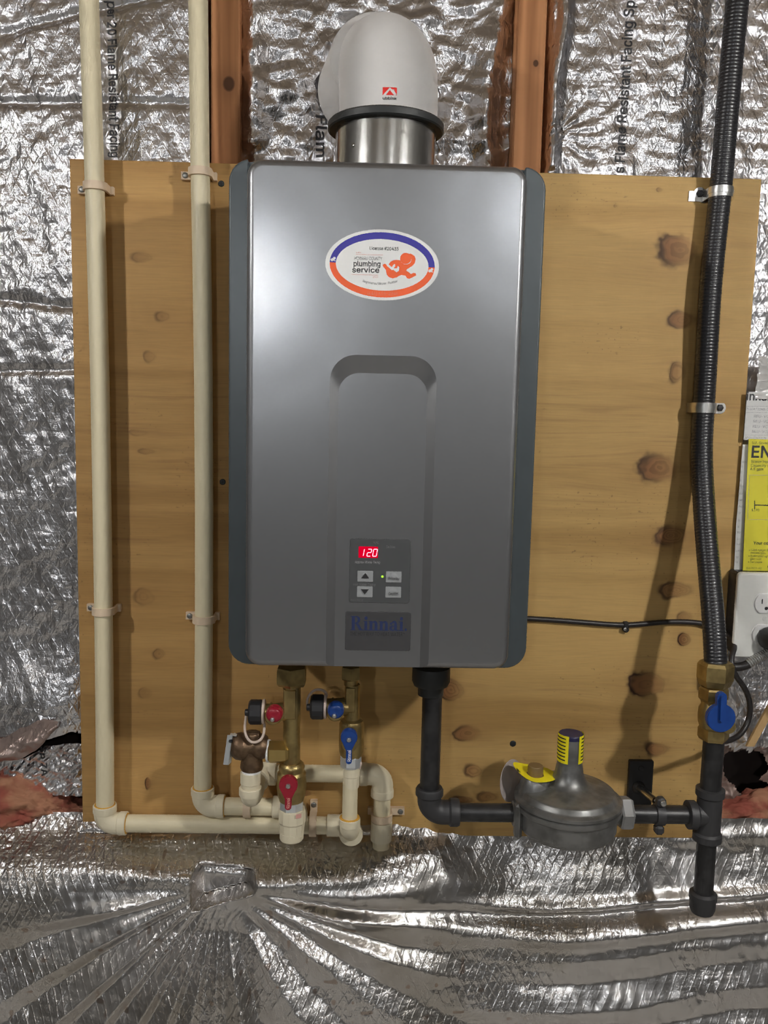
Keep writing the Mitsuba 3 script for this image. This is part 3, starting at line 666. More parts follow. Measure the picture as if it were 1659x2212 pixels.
# ------------------------------------------------------------------ cream water pipes
PY = -.024
pr1 = lambda a, b: 18.6*S(a, b, PY)
def vpipe(pts, Y, r): return tube([P(a, b, Y) for a, b in pts], r, 32)
def ring(c, ax, r, t=.0016): return lathe(np.asarray(c)-np.asarray(ax)*t/2, ax, [(r-.002, 0), (r, .0002), (r, t-.0002), (r-.002, t)], 32)
def ell(a, b, c, r, R, hub=.004, hl=.012):
    """elbow fitting a -> corner b -> c with socket collars"""
    a, b, c = map(np.asarray, (a, b, c)); d1 = (a-b)/np.linalg.norm(a-b); d2 = (c-b)/np.linalg.norm(c-b)
    ms = [tube(fillet([a, b, c], R, 12), r, 32)]
    for e, d in ((a, d1), (c, d2)): ms.append(lathe(e-d*hl, d, [(r, 0), (r+hub*.3, .002), (r+hub*.3, hl-.001), (r+hub*.1, hl)], 32))
    return ms
R1 = .0128
p1 = [(189, -60), (192, 0), (203, 348), (209, 560), (216, 830), (220.5, 1100), (224.5, 1380), (226.5, 1600), (227, 1745)]
k1 = thing('water_pipe', 'cream plastic water pipe running down nearest the left edge of the board', 'pipe')
e1 = P(227, 1778, PY); zr1 = e1[2]; cx1_ = P(748, 1785, PY)[0]
def riser(pts): q = [P(a, b, PY) for a, b in pts]; return tube([q[0]+(q[0]-q[1])*((2.75-q[0][2])/(q[0][2]-q[1][2]))]+q, R1, 32)
add('riser', riser(p1[:-1]+[(227, 1742)]), 'm_cpvc', k1)
a, b = V(e1[0], PY, zr1+.0285), V(e1[0]+.032, PY, zr1)
add('elbow', ell(a, e1, b, .0158, .0165), 'm_cpvc2', k1)
add('cement_ring', ring(a, (0, 0, 1), .0148), 'm_cement', k1); add('cement_ring', ring(b, (1, 0, 0), .0148), 'm_cement', k1)
add('run', tube([b, (cx1_, PY, zr1)], R1, 32), 'm_cpvc', k1)
k2 = thing('water_pipe', 'cream plastic water pipe running down next to the left side of the heater', 'pipe')
p2 = [(425, -60), (428, 0), (432, 348), (436, 560), (439.5, 830), (441, 1100), (440.5, 1380), (438.5, 1600), (438, 1700)]
e2 = P(438, 1741, PY); zr2 = e2[2]; hx = P(632, 1600, -.12)[0]; cxv = P(760, 1600, -.12)[0]
add('riser', riser(p2[:-1]+[(438, 1702)]), 'm_cpvc', k2)
a, b = V(e2[0], PY, zr2+.0285), V(e2[0]+.032, PY, zr2)
add('elbow', ell(a, e2, b, .0158, .0165), 'm_cpvc2', k2)
add('cement_ring', ring(a, (0, 0, 1), .0148), 'm_cement', k2); add('cement_ring', ring(b, (1, 0, 0), .0148), 'm_cement', k2)
cpl = P(589, 1741, PY)[0]
add('run', tube([b, (cpl+.004, PY, zr2)], R1, 32), 'm_cpvc', k2)
# the run turns forward to the valve in a socket elbow, then up under the valve
HY = -.12
zeh = P(630, 1797, HY)[2]
def feed(parent, cx, x_end, zrun, pxv, zc, top_px, rpx, HYv):
    """elbow at the wall from the run, short leg to the front, elbow up to the valve"""
    r = .0158
    add('coupling', lathe((x_end, PY, zrun), (1, 0, 0), [(.0148, 0), (.0158, .001), (.0158, .028)], 32), 'm_cpvc2', parent)
    add('back_elbow', ell((x_end+.02, PY, zrun), (cx, PY, zrun), (cx, PY-.03, zrun), r, .0165), 'm_cpvc2', parent)
feed(k2, hx, cpl, zr2, 632, zeh, 1750, 26, HY)
add('forward_leg', tube([(hx, PY-.02, zr2), (hx, HY, zeh)], R1, 28), 'm_cpvc', k2)
feed(k1, cxv+.001, P(706, 1785, PY)[0], zr1, 755, 0, 0, 0, HY)
# discharge pipe behind the valves
k3 = thing('discharge_pipe', 'cream plastic relief pipe behind the two valves, bending down at its right end', 'pipe')
zd = P(700, 1671, PY)[2]; xd0, xd1 = P(585, 1671, PY)[0], P(826, 1700, PY)[0]
rvx = P(541, 1700, HY)[0]
add('pipe', tube([(xd0, PY, zd), (xd1-.02, PY, zd)], .0125, 32), 'm_cpvc', k3)
add('elbow', ell((xd1-.034, PY, zd), (xd1, PY, zd), (xd1, PY, zd-.034), .0158, .017), 'm_cpvc2', k3)
add('drop', tube([(xd1, PY, zd-.03), (xd1, PY, P(826, 1830, PY)[2])], .0125, 32), 'm_cpvc', k3)
add('coupling', lathe((xd1, PY, P(826, 1772, PY)[2]), (0, 0, -1), [(.0125, 0), (.0158, .001), (.0158, .03)], 32), 'm_cpvc2', k3)
add('back_elbow', ell((xd0+.008, PY, zd), (rvx, PY, zd), (rvx, PY-.03, zd), .0165, .0165), 'm_cpvc2', k3)

# pipe clamps
def section(r, left, right, yaxis):
    """cross-section across the pipe: (across, out of the wall) ; pipe axis stands yaxis off the wall"""
    c = Point(0, yaxis).buffer(r+.0034, 24); foot = sbox(-r-left, 0, r+right, .0075)
    legs = sbox(-r-.0026, 0, r+.0026, yaxis)
    return unary_union([c, legs, foot]).difference(Point(0, yaxis).buffer(r+.0002, 24)).difference(sbox(-r*.98, -.01, r*.98, yaxis))
def clamp(label, cpx, vertical=True, left=.0165, right=.0065, flip=1, scr=-1, hgt=.0105, Y=PY, group=None, center=None, r=R1):
    k = thing('pipe_clamp', label, 'clamp', 'cream plastic pipe clamps')
    c = P(*cpx, Y) if center is None else V(*center)
    m = trimesh.creation.extrude_polygon(section(r, left, right, -Y), hgt, engine='earcut'); v = m.vertices
    if vertical: w = np.c_[c[0]+v[:, 0]*flip, -v[:, 1], c[2]+v[:, 2]-hgt/2]
    else: w = np.c_[c[0]+v[:, 2]-hgt/2, -v[:, 1], c[2]+v[:, 0]*flip]
    m = trimesh.Trimesh(w, m.faces, process=False); m.fix_normals()
    add('strap', m, 'm_clamp', k, smooth=25)
    off = (-r-left+.0058)*flip if scr < 0 else (r+right-.006)*flip
    sc = V(c[0]+off, -.0075, c[2]) if vertical else V(c[0], -.0075, c[2]+off)
    add('screw', screw(sc, .0040, .0022), 'm_bolt', k)
clamp('cream clamp on the outer left pipe at the top edge of the board', (206, 404))
clamp('cream clamp on the inner left pipe beside the top left heater corner', (432.5, 373))
clamp('cream clamp low on the outer left pipe, level with the heater name plate', (224, 1319))
clamp('cream clamp low on the inner left pipe, beside the lower left side of the heater', (440.5, 1337))
xcl = P(535, 1745, PY)[0]
clamp('cream clamp around the level pipe under the brown relief valve', None, False, center=(xcl, PY, zr2), left=.019, right=.006)
xcl = P(676, 1780, PY)[0]
clamp('cream clamp with a bolt on the level pipe between the two valve elbows', None, False, center=(xcl, PY, zr1), left=.010, right=.017, scr=1)
clamp('cream clamp on the bent relief pipe right of the valves', None, True, center=(xd1, PY, P(826, 1764, PY)[2]), left=.008, right=.022, scr=1, r=.0125)

# ------------------------------------------------------------------ service valves
def handle(px, py, Y, rpx, tip, wpx, th=.009):
    """round lever hub with a flat handle hanging to tip (py)"""
    c = P(px, py, Y); s = S(px, py, Y); e = P(px-.5, tip, Y)
    hub = Point(c[0], c[2]).buffer(rpx*s, 24); bar = LineString([(c[0], c[2]), (e[0], e[2]+wpx*s*.5)]).buffer(wpx*s/2, cap_style=1)
    nk = Polygon([(c[0]-rpx*.93*s, c[2]-.3*rpx*s), (c[0]+rpx*.93*s, c[2]-.3*rpx*s), (c[0]+wpx*.5*s, c[2]-1.55*rpx*s), (c[0]-wpx*.5*s, c[2]-1.55*rpx*s)])
    if tip < py: nk = affinity.scale(nk, 1, -1, origin=(c[0], c[2])); bar = LineString([(c[0], c[2]), (e[0], e[2]-wpx*s*.5)]).buffer(wpx*s/2, cap_style=1)
    p = unary_union([hub, bar, nk]).buffer(-.0012).simplify(.0001); ms = []
    ms.append(extr(p.buffer(.0012, join_style=1), Y+th*.5, Y-th*.32)); ms.append(extr(p.buffer(.0006), Y-th*.3, Y-th*.45)); ms.append(extr(p, Y-th*.4, Y-th*.5))
    return ms, c, s, e
def nut(px, Y, prof, rot=math.pi/6): return col(px, Y, prof, 6, rot)
def drain(t, pxb, py, pxl, color, Y, dy=0, strap_down=True):
    """side drain port with cap, strap and knob"""
    w = pxb-pxl
    add('drain_port', [row(py, Y, [(pxl+.10*w, 17), (pxl+.42*w, 17), (pxl+.44*w, 19), (pxl+.5*w, 19), (pxl+.52*w, 17.5), (pxl+.9*w, 19.5), (pxb+8, 20)], 40)], 'm_brass', t)
    add('drain_cap', [row(py+1, Y, [(pxl-26, 8), (pxl-24, 23), (pxl-20, 27), (pxl+2, 27), (pxl+5, 24)], 14), row(py+2, Y, [(pxl-33, 5), (pxl-32, 7), (pxl-25, 8)], 16)], 'm_cap', t, smooth=25, label='black plastic cap')
    add('cap_strap_ring', row(py, Y, [(pxl+5, 25.5), (pxl+6, 26.5), (pxl+10, 26.5), (pxl+11, 25)], 40), 'm_nylon', t)
    a = P(pxl-30, py+6, Y); s = S(pxl, py, Y)
    if strap_down: pp = [P(pxl-30, py+8, Y), P(pxl-33, py+30, Y-.004), P(pxl-31, py+50, Y-.014), P(pxl-18, py+66, Y-.018), P(pxl-2, py+63, Y-.016), P(pxl+8, py+45, Y-.008), P(pxl+9, py+25, Y)]
    else: pp = [P(pxl-30, py, Y+.004), P(pxl-28, py-22, Y+.012), P(pxl-12, py-36, Y+.016), P(pxl+5, py-33, Y+.012), P(pxl+10, py-22, Y+.002)]
    add('cap_strap', tube(spline(pp, 40), .0018, 10), 'm_nylon', t, label='pale plastic strap')
    kx, ky = pxb-20, py+7+dy; Yk = Y-.022
    c = P(kx, ky, Yk); s = S(kx, ky, Yk)
    add('drain_knob', [lathe(c+V(0, .012, 0), (0, -1, 0), [(17*s, 0), (18*s, .004), (17.6*s, .011), (15.5*s, .0145), (12*s, .016), (6*s, .0163)], 40)], color, t)
    add('knob_screw', screw(c+V(-.0015, -.0042, -.0045), .0032, .0035), 'm_zinc', t)
    add('knob_boss', lathe(P(kx, ky-3, Y)+V(0, 0, 0), (0, -1, 0), [(19*s, 0), (19*s, .013), (16*s, .015)], 32), 'm_brass', t)

hot = thing('service_valve', 'brass service valve with a red lever and red drain knob under the heater', 'valve')
X0 = 630
add('union_nut', [nut(X0, HY, [(1440, 33), (1446, 35), (1473, 35), (1479, 31)]), col(X0, HY, [(1474, 20), (1486, 19)], 24)], 'm_brass', hot, smooth=20)
add('body', [col(X0, HY, [(1482, 18), (1488, 19), (1556, 19), (1560, 18), (1600, 18), (1606, 19), (1648, 19)], 40),
             cbox(P(X0-4, 1522, HY-.0105)+V(0, .001, 0), (.0165, .006, .040), .001),
             col(X0, HY, [(1646, 22), (1650, 26), (1656, 28), (1664, 27), (1670, 31), (1700, 32), (1715, 30), (1728, 26)], 40)], 'm_brass', hot, smooth=30, label='dull brass valve body')
add('body_ring', col(X0, HY, [(1724, 25), (1728, 26), (1745, 26), (1748, 24)], 8, .39), 'm_chrome', hot, smooth=20, label='shiny hexagonal end ring')
drain(hot, 612, 1537, 562, 'm_red', HY)
hs, c, s, e = handle(623, 1695, HY-.034, 20, 1748, 14)
add('lever', hs, 'm_red', hot, smooth=30, label='red lever handle')
add('lever_screw', screw(c+V(0, -.0038, 0), .0036, .003), 'm_zinc', hot)
add('stem', lathe(P(625, 1692, HY), (0, -1, 0), [(.010, .0), (.010, .030)], 20), 'm_brass', hot)
add('lever_lettering', text('Rinnai', 7.5*s, (e[0]+.0026, HY-.034-.0044, e[2]+.003), (0, 0, 1), (-1, 0, 0), depth=.0004, width=24*s), 'm_pinkink', hot, smooth=False)
add('threaded_adapter', [col(X0+1, HY, [(1746, 28), (1750, 29.5), (1772, 29.5), (1776, 27), (1800, 26), (1802, 25)], 12, .1), ], 'm_cpvc2', k2, smooth=20)
pw = P(655, 1764, HY-.017); add('printed_mark', cbox(pw+V(-.006, -.001, .001), (.008, .0006, .006), .0002, trimesh.transformations.rotation_matrix(.5, (0, 0, 1))[:3, :3]), 'm_pinkink', k2, smooth=False)
zt_ = P(X0, 1800, HY)[2]
add('front_elbow', ell((hx, HY, zt_+.004), (hx, HY, zeh-.003), (hx, HY+.035, zeh), .0152, .0152), 'm_cpvc2', k2)

cold = thing('service_valve', 'brass service valve with a blue lever and blue drain knob under the heater', 'valve')
X1, CYv = 758, HY
add('union_nut', [nut(X1, HY, [(1440, 20), (1446, 22), (1464, 22), (1467, 20)]), col(X1, HY, [(1465, 16), (1479, 15)], 24)], 'm_brass', cold, smooth=20)
add('body', [col(X1+2, HY, [(1478, 16), (1482, 16.5), (1546, 16.5), (1552, 17), (1556, 24), (1564, 27), (1612, 27), (1622, 26), (1634, 22)], 40),
             cbox(P(X1-1, 1512, HY-.009)+V(0, .001, 0), (.013, .006, .034), .001)], 'm_brass', cold, smooth=30, label='dull brass valve body')
add('body_ring', col(X1, HY, [(1626, 22), (1632, 24.5), (1650, 24.5), (1655, 22)], 8, .39), 'm_chrome', cold, smooth=20, label='shiny hexagonal end ring')
drain(cold, 745, 1526, 695, 'm_blue', HY, dy=3, strap_down=False)
hs, c, s, e = handle(754, 1592, HY-.032, 18, 1649, 13)
add('lever', hs, 'm_blue', cold, smooth=30, label='blue lever handle')
add('lever_screw', screw(c+V(0, -.0038, -.002), .0034, .003), 'm_zinc', cold)
add('stem', lathe(P(756, 1592, HY), (0, -1, 0), [(.010, .0), (.010, .028)], 20), 'm_brass', cold)
add('lever_lettering', text('Rinnai', 7.5*s, (e[0]+.0026, HY-.032-.0044, e[2]+.004), (0, 0, 1), (-1, 0, 0), depth=.0004, width=26*s), 'm_white', cold, smooth=False)
add('threaded_adapter', [col(759, HY, [(1653, 17.5), (1656, 18.5), (1674, 18.5), (1676, 17.5), (1694, 17.5), (1699, 16.5)], 32)], 'm_cpvc2', k1, smooth=25)
zec = P(755, 1797, HY)[2]; rr_ = 17.2*S(755, 1740, HY)
add('valve_riser', tube([(cxv-.001, HY, P(757, 1690, HY)[2]), (cxv-.001, HY, zec+.01)], 16.3*S(755, 1740, HY), 32), 'm_cpvc', k1)
a = V(cxv-.001, HY, P(755, 1766, HY)[2])
add('front_elbow', ell(a, (cxv-.001, HY, zec), (cxv-.001, HY+.034, zec), .0134, .0134), 'm_cpvc2', k1)
add('cement_ring', ring(a, (0, 0, 1), .0139), 'm_cement', k1)
add('forward_leg', tube([(cxv-.001, HY+.02, zec), (cxv, PY-.02, zr1)], R1, 28), 'm_cpvc', k1)
add('zip_tail', tube([P(777, 1638, HY-.004), P(779, 1650, HY-.006), P(776, 1660, HY-.004)], .002, 8), 'm_nylon', k1)

# relief valve
rel = thing('relief_valve', 'brown bronze pressure relief valve with a shiny lever, left of the red-levered valve', 'valve')
RVY = HY
add('brass_nipple', row(1624, RVY-.004, [(580, 22), (583, 25), (610, 25), (618, 23), (624, 18)], 6, .52), 'm_brassbright', rel, smooth=15, label='bright brass threaded nipple')
add('thread_tape', row(1622, RVY, [(575, 21), (577, 24), (582, 24.5), (585, 22)], 36), 'm_tape', rel, label='white thread tape')
add('body', [row(1612, RVY, [(500, 14), (503, 22), (510, 28), (520, 30), (530, 28), (538, 23), (546, 23), (552, 26), (562, 28), (571, 26), (578, 21)], 40),
             row(1590, RVY-.001, [(532, 9), (534, 12), (560, 12), (562, 9)], 8),
             col(544, RVY, [(1582, 17), (1586, 20), (1612, 21), (1636, 22), (1648, 24), (1656, 25), (1661, 23)], 36)], 'm_bronze', rel, smooth=35, label='brown bronze body')
LV = [P(497, 1588, RVY-.006), P(488, 1652, RVY-.012)]
ax = LV[1]-LV[0]; ax /= np.linalg.norm(ax); sd = V(.85, -.5, 0); nn = np.cross(ax, sd)
def plate(a, b, side, w, t): 
    n = np.cross((b-a)/np.linalg.norm(b-a), side); n /= np.linalg.norm(n); side = side/np.linalg.norm(side)
    return tm(hull([q+side*i*w/2+n*j*t/2 for q in (a, b) for i in (-1, 1) for j in (-1, 1)]))
add('lever', [plate(LV[0], LV[1], V(1, -.35, .1), .0075, .0012), plate(LV[0]+V(.0042, .0045, 0), LV[1]+V(.0042, .0045, 0), V(.25, 1, 0), .009, .0012), plate(LV[0]+V(0, 0, .001), LV[0]+V(.009, 0, .0002), V(0, 1, 0), .007, .001)], 'm_chrome', rel, smooth=False, label='shiny bent metal lever')
add('lever_pin', [tube([P(497, 1601, RVY-.012), P(508, 1600, RVY)], .0022, 10)], 'm_ink', rel)
add('stem', row(1606, RVY, [(494, 4), (495, 6), (502, 6)], 16), 'm_bronze', rel)
add('thread_tape', col(543, RVY, [(1660, 19), (1662, 20), (1668, 20), (1670, 18)], 32), 'm_tape', rel)
add('threaded_adapter', [col(541, RVY, [(1667, 21.5), (1669, 22), (1690, 22), (1692, 20.5), (1706, 20), (1708, 21.5)], 20), ], 'm_cpvc2', k3, smooth=20)
zre = P(541, 1715, RVY)[2]
add('front_elbow', ell((rvx, RVY, P(541, 1700, RVY)[2]), (rvx, RVY, zre-.008), (rvx, RVY+.034, zre-.008), .0142, .0142), 'm_cpvc2', k3)
add('forward_leg', tube([(rvx, RVY+.025, zre-.008), (rvx, PY-.02, zd)], R1, 28), 'm_cpvc', k3)

# ------------------------------------------------------------------ gas line
GY = -.13
gz = P(1225, 1757, GY)[2]; gx = P(931, 1600, GY)[0]; rp = 21.3*S(931, 1600, GY)
gas = thing('gas_pipe', 'black iron gas pipe dropping from the heater and elbowing right to the regulator', 'pipe')
add('union_bushing', [col(931, GY, [(1440, 40), (1445, 41), (1470, 41), (1479, 37), (1482, 28), (1500, 27.5), (1502, 24)], 48)], 'm_rubber', gas, label='black hexagonal union')
add('drop_pipe', tube([(gx, GY, P(931, 1490, GY)[2]), (gx, GY, gz+.024)], rp, 36), 'm_iron', gas)
xel = gx+.036
add('elbow', [tube(fillet([(gx, GY, gz+.032), (gx, GY, gz), (xel, GY, gz)], .019, 12), rp*1.22, 36),
              lathe((gx, GY, gz+.022), (0, 0, 1), [(rp*1.2, 0), (rp*1.42, .003), (rp*1.42, .010), (rp*1.3, .013)], 36),
              lathe((xel-.010, GY, gz), (1, 0, 0), [(rp*1.2, 0), (rp*1.42, .003), (rp*1.42, .012), (rp*1.3, .015)], 36)], 'm_castiron', gas, label='black cast iron elbow')
xr0 = P(1108, 1757, GY)[0]
add('level_pipe', [tube([(xel, GY, gz), (xr0+.01, GY, gz)], rp*.93, 36)], 'm_iron', gas)

reg = thing('gas_regulator', 'grey cast gas regulator with navy capped stack and yellow labels', 'regulator')
rc_ = P(1225, 1757, GY); s = .000628
add('bowl', [lathe((rc_[0], GY, gz-.024), (0, 0, 1), [(.050, 0), (.062, .003), (.066, .010), (.066, .032), (.071, .034), (.072, .036), (.072, .041), (.070, .042)], 72),
             row(1757, GY, [(1106, 24), (1108, 27), (1126, 27), (1130, 22), (1150, 22)], 40), row(1757, GY, [(1300, 22), (1330, 22), (1340, 23)], 40),
             cbox(rc_+V(-.069, -.012, -.004), (.010, .018, .050), .004)], 'm_cast', reg, smooth=32, label='grey cast lower body')
add('lid', [lathe((rc_[0], GY, gz+.018), (0, 0, 1), [(.070, 0), (.072, .002), (.072, .0055), (.0695, .0075), (.0665, .0082), (.0645, .0105), (.0625, .0150), (.0600, .0170), (.048, .0195), (.034, .0220), (.0275, .0255), (.0225, .032), (.0190, .041), (.0168, .055)], 72),
            lathe((rc_[0]-.045, GY+.004, gz+.026), (0, 0, 1), [(.023, 0), (.021, .012), (.019, .020), (.0165, .024)], 36), lathe((rc_[0]-.022, GY-.008, gz+.030), (0, 0, 1), [(.009, 0), (.0085, .012), (.006, .014)], 24)], 'm_cast', reg, smooth=40, label='grey domed lid')
for i in range(4):
    a = math.radians(-20-70*i+15); add('lid_screw', screw((rc_[0]+.065*math.cos(a), GY+.065*math.sin(a), gz+.0245), .0032, .002, 10, (0, 0, 1)), 'm_bolt', reg)
zst = P(1225, 1588, GY)[2]
add('stack', lathe((rc_[0], GY, gz+.05), (0, 0, 1), [(.0172, 0), (.0166, .02), (.0160, zst-gz-.05)], 48), 'm_cast', reg)
add('stack_cap', lathe((rc_[0], GY, zst-.003), (0, 0, 1), [(.0168, 0), (.0168, .0045), (.0155, .0062), (.0135, .0058)], 48), 'm_navy', reg, label='navy blue plastic cap')
def bandm(a0, a1, z0, z1, r, t=.0004, n=14):
    a = np.radians(np.linspace(a0, a1, n)); v, f = [], []
    for zz in (z0, z1):
        for q in a: v.append((rc_[0]+(r+t)*math.sin(q), GY-(r+t)*math.cos(q), zz))
    f = [(i, i+1, n+i+1) for i in range(n-1)]+[(i, n+i+1, n+i) for i in range(n-1)]
    return tri(v, f)
zl0, zl1 = P(1225, 1652, GY-.016)[2], P(1225, 1592, GY-.016)[2]
for a0, a1 in ((-110, -22), (27, 110)):
    lb = add('warning_label', bandm(a0, a1, zl0, zl1, .0166), 'm_yellow', reg, smooth=True, label='yellow label with small print')
    ms = []
    for j in range(7):
        zz = zl0+.004+(zl1-zl0-.009)*j/6.0
        ms.append(bandm(a0+12 if a0 < 0 else a0+14, a1-14 if a0 < 0 else a1-20, zz, zz+.0016, .0166, .0007, 8))
    add('print_line', ms, 'm_ink', lb, smooth=True)
vc = V(rc_[0]-.045, GY+.004, gz+.050)
add('vent_plug', lathe(vc, (0, 0, 1), [(.0105, 0), (.0105, .014), (.0095, .016)], 32), 'm_plug', reg, label='tan vent plug')
# yellow tag: a curled disc with a hole around the plug
n1, n2 = 48, 8; v = []
for i in range(n1):
    a = 2*math.pi*i/n1
    for j in range(n2):
        r = .0115+(.0255-.0115)*j/(n2-1)*(1+.35*max(0, math.cos(a-2.75))+.30*max(0, math.cos(a-.1))**3)
        x, y = r*math.cos(a), r*math.sin(a); v.append((vc[0]+x, vc[1]+y*.95, vc[2]+.003+9.0*x*x*(1.5 if x < 0 else -.2)+.10*y*(1 if y > 0 else .25)))
f = [(i*n2+j, ((i+1) % n1)*n2+j, ((i+1) % n1)*n2+j+1) for i in range(n1) for j in range(n2-1)]+[(i*n2+j, ((i+1) % n1)*n2+j+1, i*n2+j+1) for i in range(n1) for j in range(n2-1)]
tagm = tri(v, f)
add('hang_tag', tagm, 'm_yellow', reg, smooth=True, label='yellow curled tag around the vent plug')
add('tag_print', [text('xx', .001, (0, 0, -5), depth=.0001)] and [cbox(vc+V(-.026+.0018*j, -.008+.004*j*.2, .0125-.0016*j), (.0010, .010-.001*j, .0006), .0002) for j in range(3)], 'm_ink', reg, smooth=False)
tc = P(1104, 1686, GY+.035)
add('paper_tag', lathe(tc, V(.75, -.65, .12), [(.029, 0), (.029, .0008)], 48), 'm_tag', reg, label='pale grey round tag hanging behind the yellow tag')
add('outlet_hex', row(1755, GY, [(1336, 34), (1340, 36), (1358, 36), (1363, 33)], 6, math.pi/2+.3), 'm_casthex', reg, smooth=15, label='light grey hexagonal outlet')

drip = thing('drip_leg', 'black iron pipe tee with a capped drip leg below the gas valve', 'pipe')
tx = P(1531, 1757, GY)[0]; xr1 = P(1362, 1757, GY)[0]
add('nipple', tube([(xr1-.006, GY, gz), (tx-.02, GY, gz)], rp*.93, 36), 'm_iron', drip)
hubp = [(rp*1.15, 0), (rp*1.38, .002), (rp*1.42, .005), (rp*1.42, .011), (rp*1.2, .013)]
zt1, zt0 = P(1535, 1702, GY)[2], P(1530, 1815, GY)[2]
add('tee', [lathe((tx, GY, zt0), (0, 0, 1), [(rp*1.2, 0), (rp*1.45, .001), (rp*1.45, .010), (rp*1.25, .013), (rp*1.25, zt1-zt0-.013), (rp*1.45, zt1-zt0-.010), (rp*1.45, zt1-zt0-.001), (rp*1.2, zt1-zt0)], 40),
            lathe((tx-.030, GY, gz), (1, 0, 0), [(rp*1.2, 0), (rp*1.45, .001), (rp*1.45, .011), (rp*1.2, .014), (rp*1.2, .03)], 40)], 'm_castiron', drip, label='black cast iron tee')
zc1, zc0 = P(1528, 1917, GY)[2], P(1527, 1972, GY)[2]
add('leg_pipe', tube([(tx, GY, zt0+.004), (tx, GY, zc1-.01)], rp*.98, 36), 'm_iron', drip)
rc2 = rp*1.40
add('end_cap', lathe((tx, GY, zc0+.002), (0, 0, 1), [(rc2*.55, -.002), (rc2*.8, 0), (rc2*.93, .006), (rc2*.95, .018), (rc2, .020), (rc2, .027), (rc2*.8, .030)], 36), 'm_castiron', drip, label='black cast iron end cap')
zv0 = P(1540, 1596, GY)[2]
add('upper_pipe', tube([(tx, GY, zt1-.004), (tx, GY, zv0+.006)], rp*1.05, 36), 'm_iron', drip)

gv = thing('gas_valve', 'brass gas shut-off valve with a round blue handle below the black hose', 'valve')
add('hex_end', col(1541, GY, [(1568, 30), (1572, 33), (1590, 33), (1597, 29)], 6, .2), 'm_brass', gv, smooth=15)
add('body', [col(1540, GY, [(1515, 24), (1522, 26), (1530, 30), (1545, 31), (1560, 30), (1570, 26)], 40), col(1541, GY, [(1484, 28), (1488, 31), (1508, 31), (1514, 26), (1520, 24)], 6, .2)], 'm_brass', gv, smooth=25, label='brass valve body')
add('union_nut', col(1545, GY, [(1429, 33), (1436, 38), (1466, 38), (1480, 32), (1486, 24)], 6, .35), 'm_brass', gv, smooth=15, label='large brass union nut')
hy = GY-.034; c = P(1556, 1550, hy); s = S(1556, 1550, hy)
tab = LineString([(c[0], c[2]), (P(1558, 1505, hy)[0], P(1558, 1505, hy)[2])]).buffer(10.5*s, cap_style=1)
dsc = Point(c[0], c[2]).buffer(31*s, 32); sh = unary_union([dsc, tab])
add('handle', [extr(sh, hy+.004, hy-.003), extr(sh.buffer(-.0008), hy-.0028, hy-.0038), extr(tab.buffer(-.003).intersection(sbox(c[0]-1, c[2]-.012, c[0]+1, c[2]+1)), hy-.003, hy-.008)], 'm_blue', gv, smooth=25, label='round blue plastic handle with a tab')
add('stem', lathe(P(1552, 1551, GY), (0, -1, 0), [(.009, 0), (.009, .034)], 20), 'm_brass', gv)

# hose
hose = thing('gas_hose', 'ribbed black flexible gas hose running up the right of the board to the ceiling', 'hose')
HP = [(1600, -60, -.035), (1593, 0, -.034), (1579, 150, -.032), (1566, 300, -.029), (1556, 417, -.0225), (1537, 600, -.024), (1528, 740, -.024), (1520, 880, -.0225), (1516, 960, -.028), (1519, 1060, -.043), (1529, 1200, -.075), (1541, 1340, -.112), (1546, 1440, -.130)]
hp = spline([V(.60, -.035, 2.75), V(.555, -.036, 2.35)]+[P(a, b, c) for a, b, c in HP], 2400); hr = .0150
ll = np.r_[0, np.cumsum(np.linalg.norm(np.diff(hp, axis=0), axis=1))]
add('tube', tube(hp, hr-.0006+.0006*np.sqrt(np.abs(np.sin(np.pi*ll/.0046))), 28), 'm_hose', hose, smooth=True)
for (px, py, sx, lab, hc) in ((1556, 417, -1, 'shiny steel strap clamp on the gas hose near the top edge of the board', (1511, 419)), (1520, 881, 1, 'shiny steel strap clamp on the gas hose halfway down the board', (1554, 881))):
    k = thing('hose_clamp', lab, 'clamp', 'steel clamps on the gas hose'); c = P(px, py, -.0225); r = hr; Yc = .0225; t = .0016
    sec = unary_union([Point(0, Yc).buffer(r+t, 24).difference(sbox(-1, -1, 1, Yc)), sbox(-r-t, .002, r+t, Yc)]).difference(Point(0, Yc).buffer(r, 24)).difference(sbox(-r, -1, r, Yc))
    tl = .042
    sec = unary_union([sec, sbox(-(tl-.006), .0006, -r, .0006+t) if sx < 0 else sbox(r, .0006, tl-.012, .0006+t)])
    ms = []
    for z0, z1, dr_ in ((0, .0052, 0), (.0048, .0092, .0010), (.0088, .014, 0)):
        q = Point(0, Yc).buffer(r+t+.0002+dr_, 24).difference(Point(0, Yc).buffer(r, 24)).difference(sbox(-1, -1, 1, Yc-.002))
        m = trimesh.creation.extrude_polygon(q, z1-z0, engine='earcut'); m.vertices[:, 2] += z0; ms.append(m)
    m = cat(ms+[trimesh.creation.extrude_polygon(sec.buffer(0) if sec.geom_type == 'Polygon' else max(sec.geoms, key=lambda g: g.area), .014, engine='earcut')])
    v = m.vertices; m = trimesh.Trimesh(np.c_[c[0]+v[:, 0], -v[:, 1], c[2]+v[:, 2]-.007], m.faces, process=False); m.fix_normals()
    e = P(*hc, -.001); tab = LineString([(c[0]+sx*r, c[2]), (e[0], e[2])]).buffer(.0088, cap_style=1)
    if sx > 0: tab = tab.intersection(sbox(c[0]+r*.5, c[2]-.0075, 9, c[2]+.0075))
    add('strap', [m, extr(tab, -.0004, -.0024)], 'm_zinc', k, smooth=25)
    add('bolt', [screw(e+V(0, -.001, 0), .0052, .004, 6)], 'm_ink', k, smooth=20, label='black hexagonal bolt')

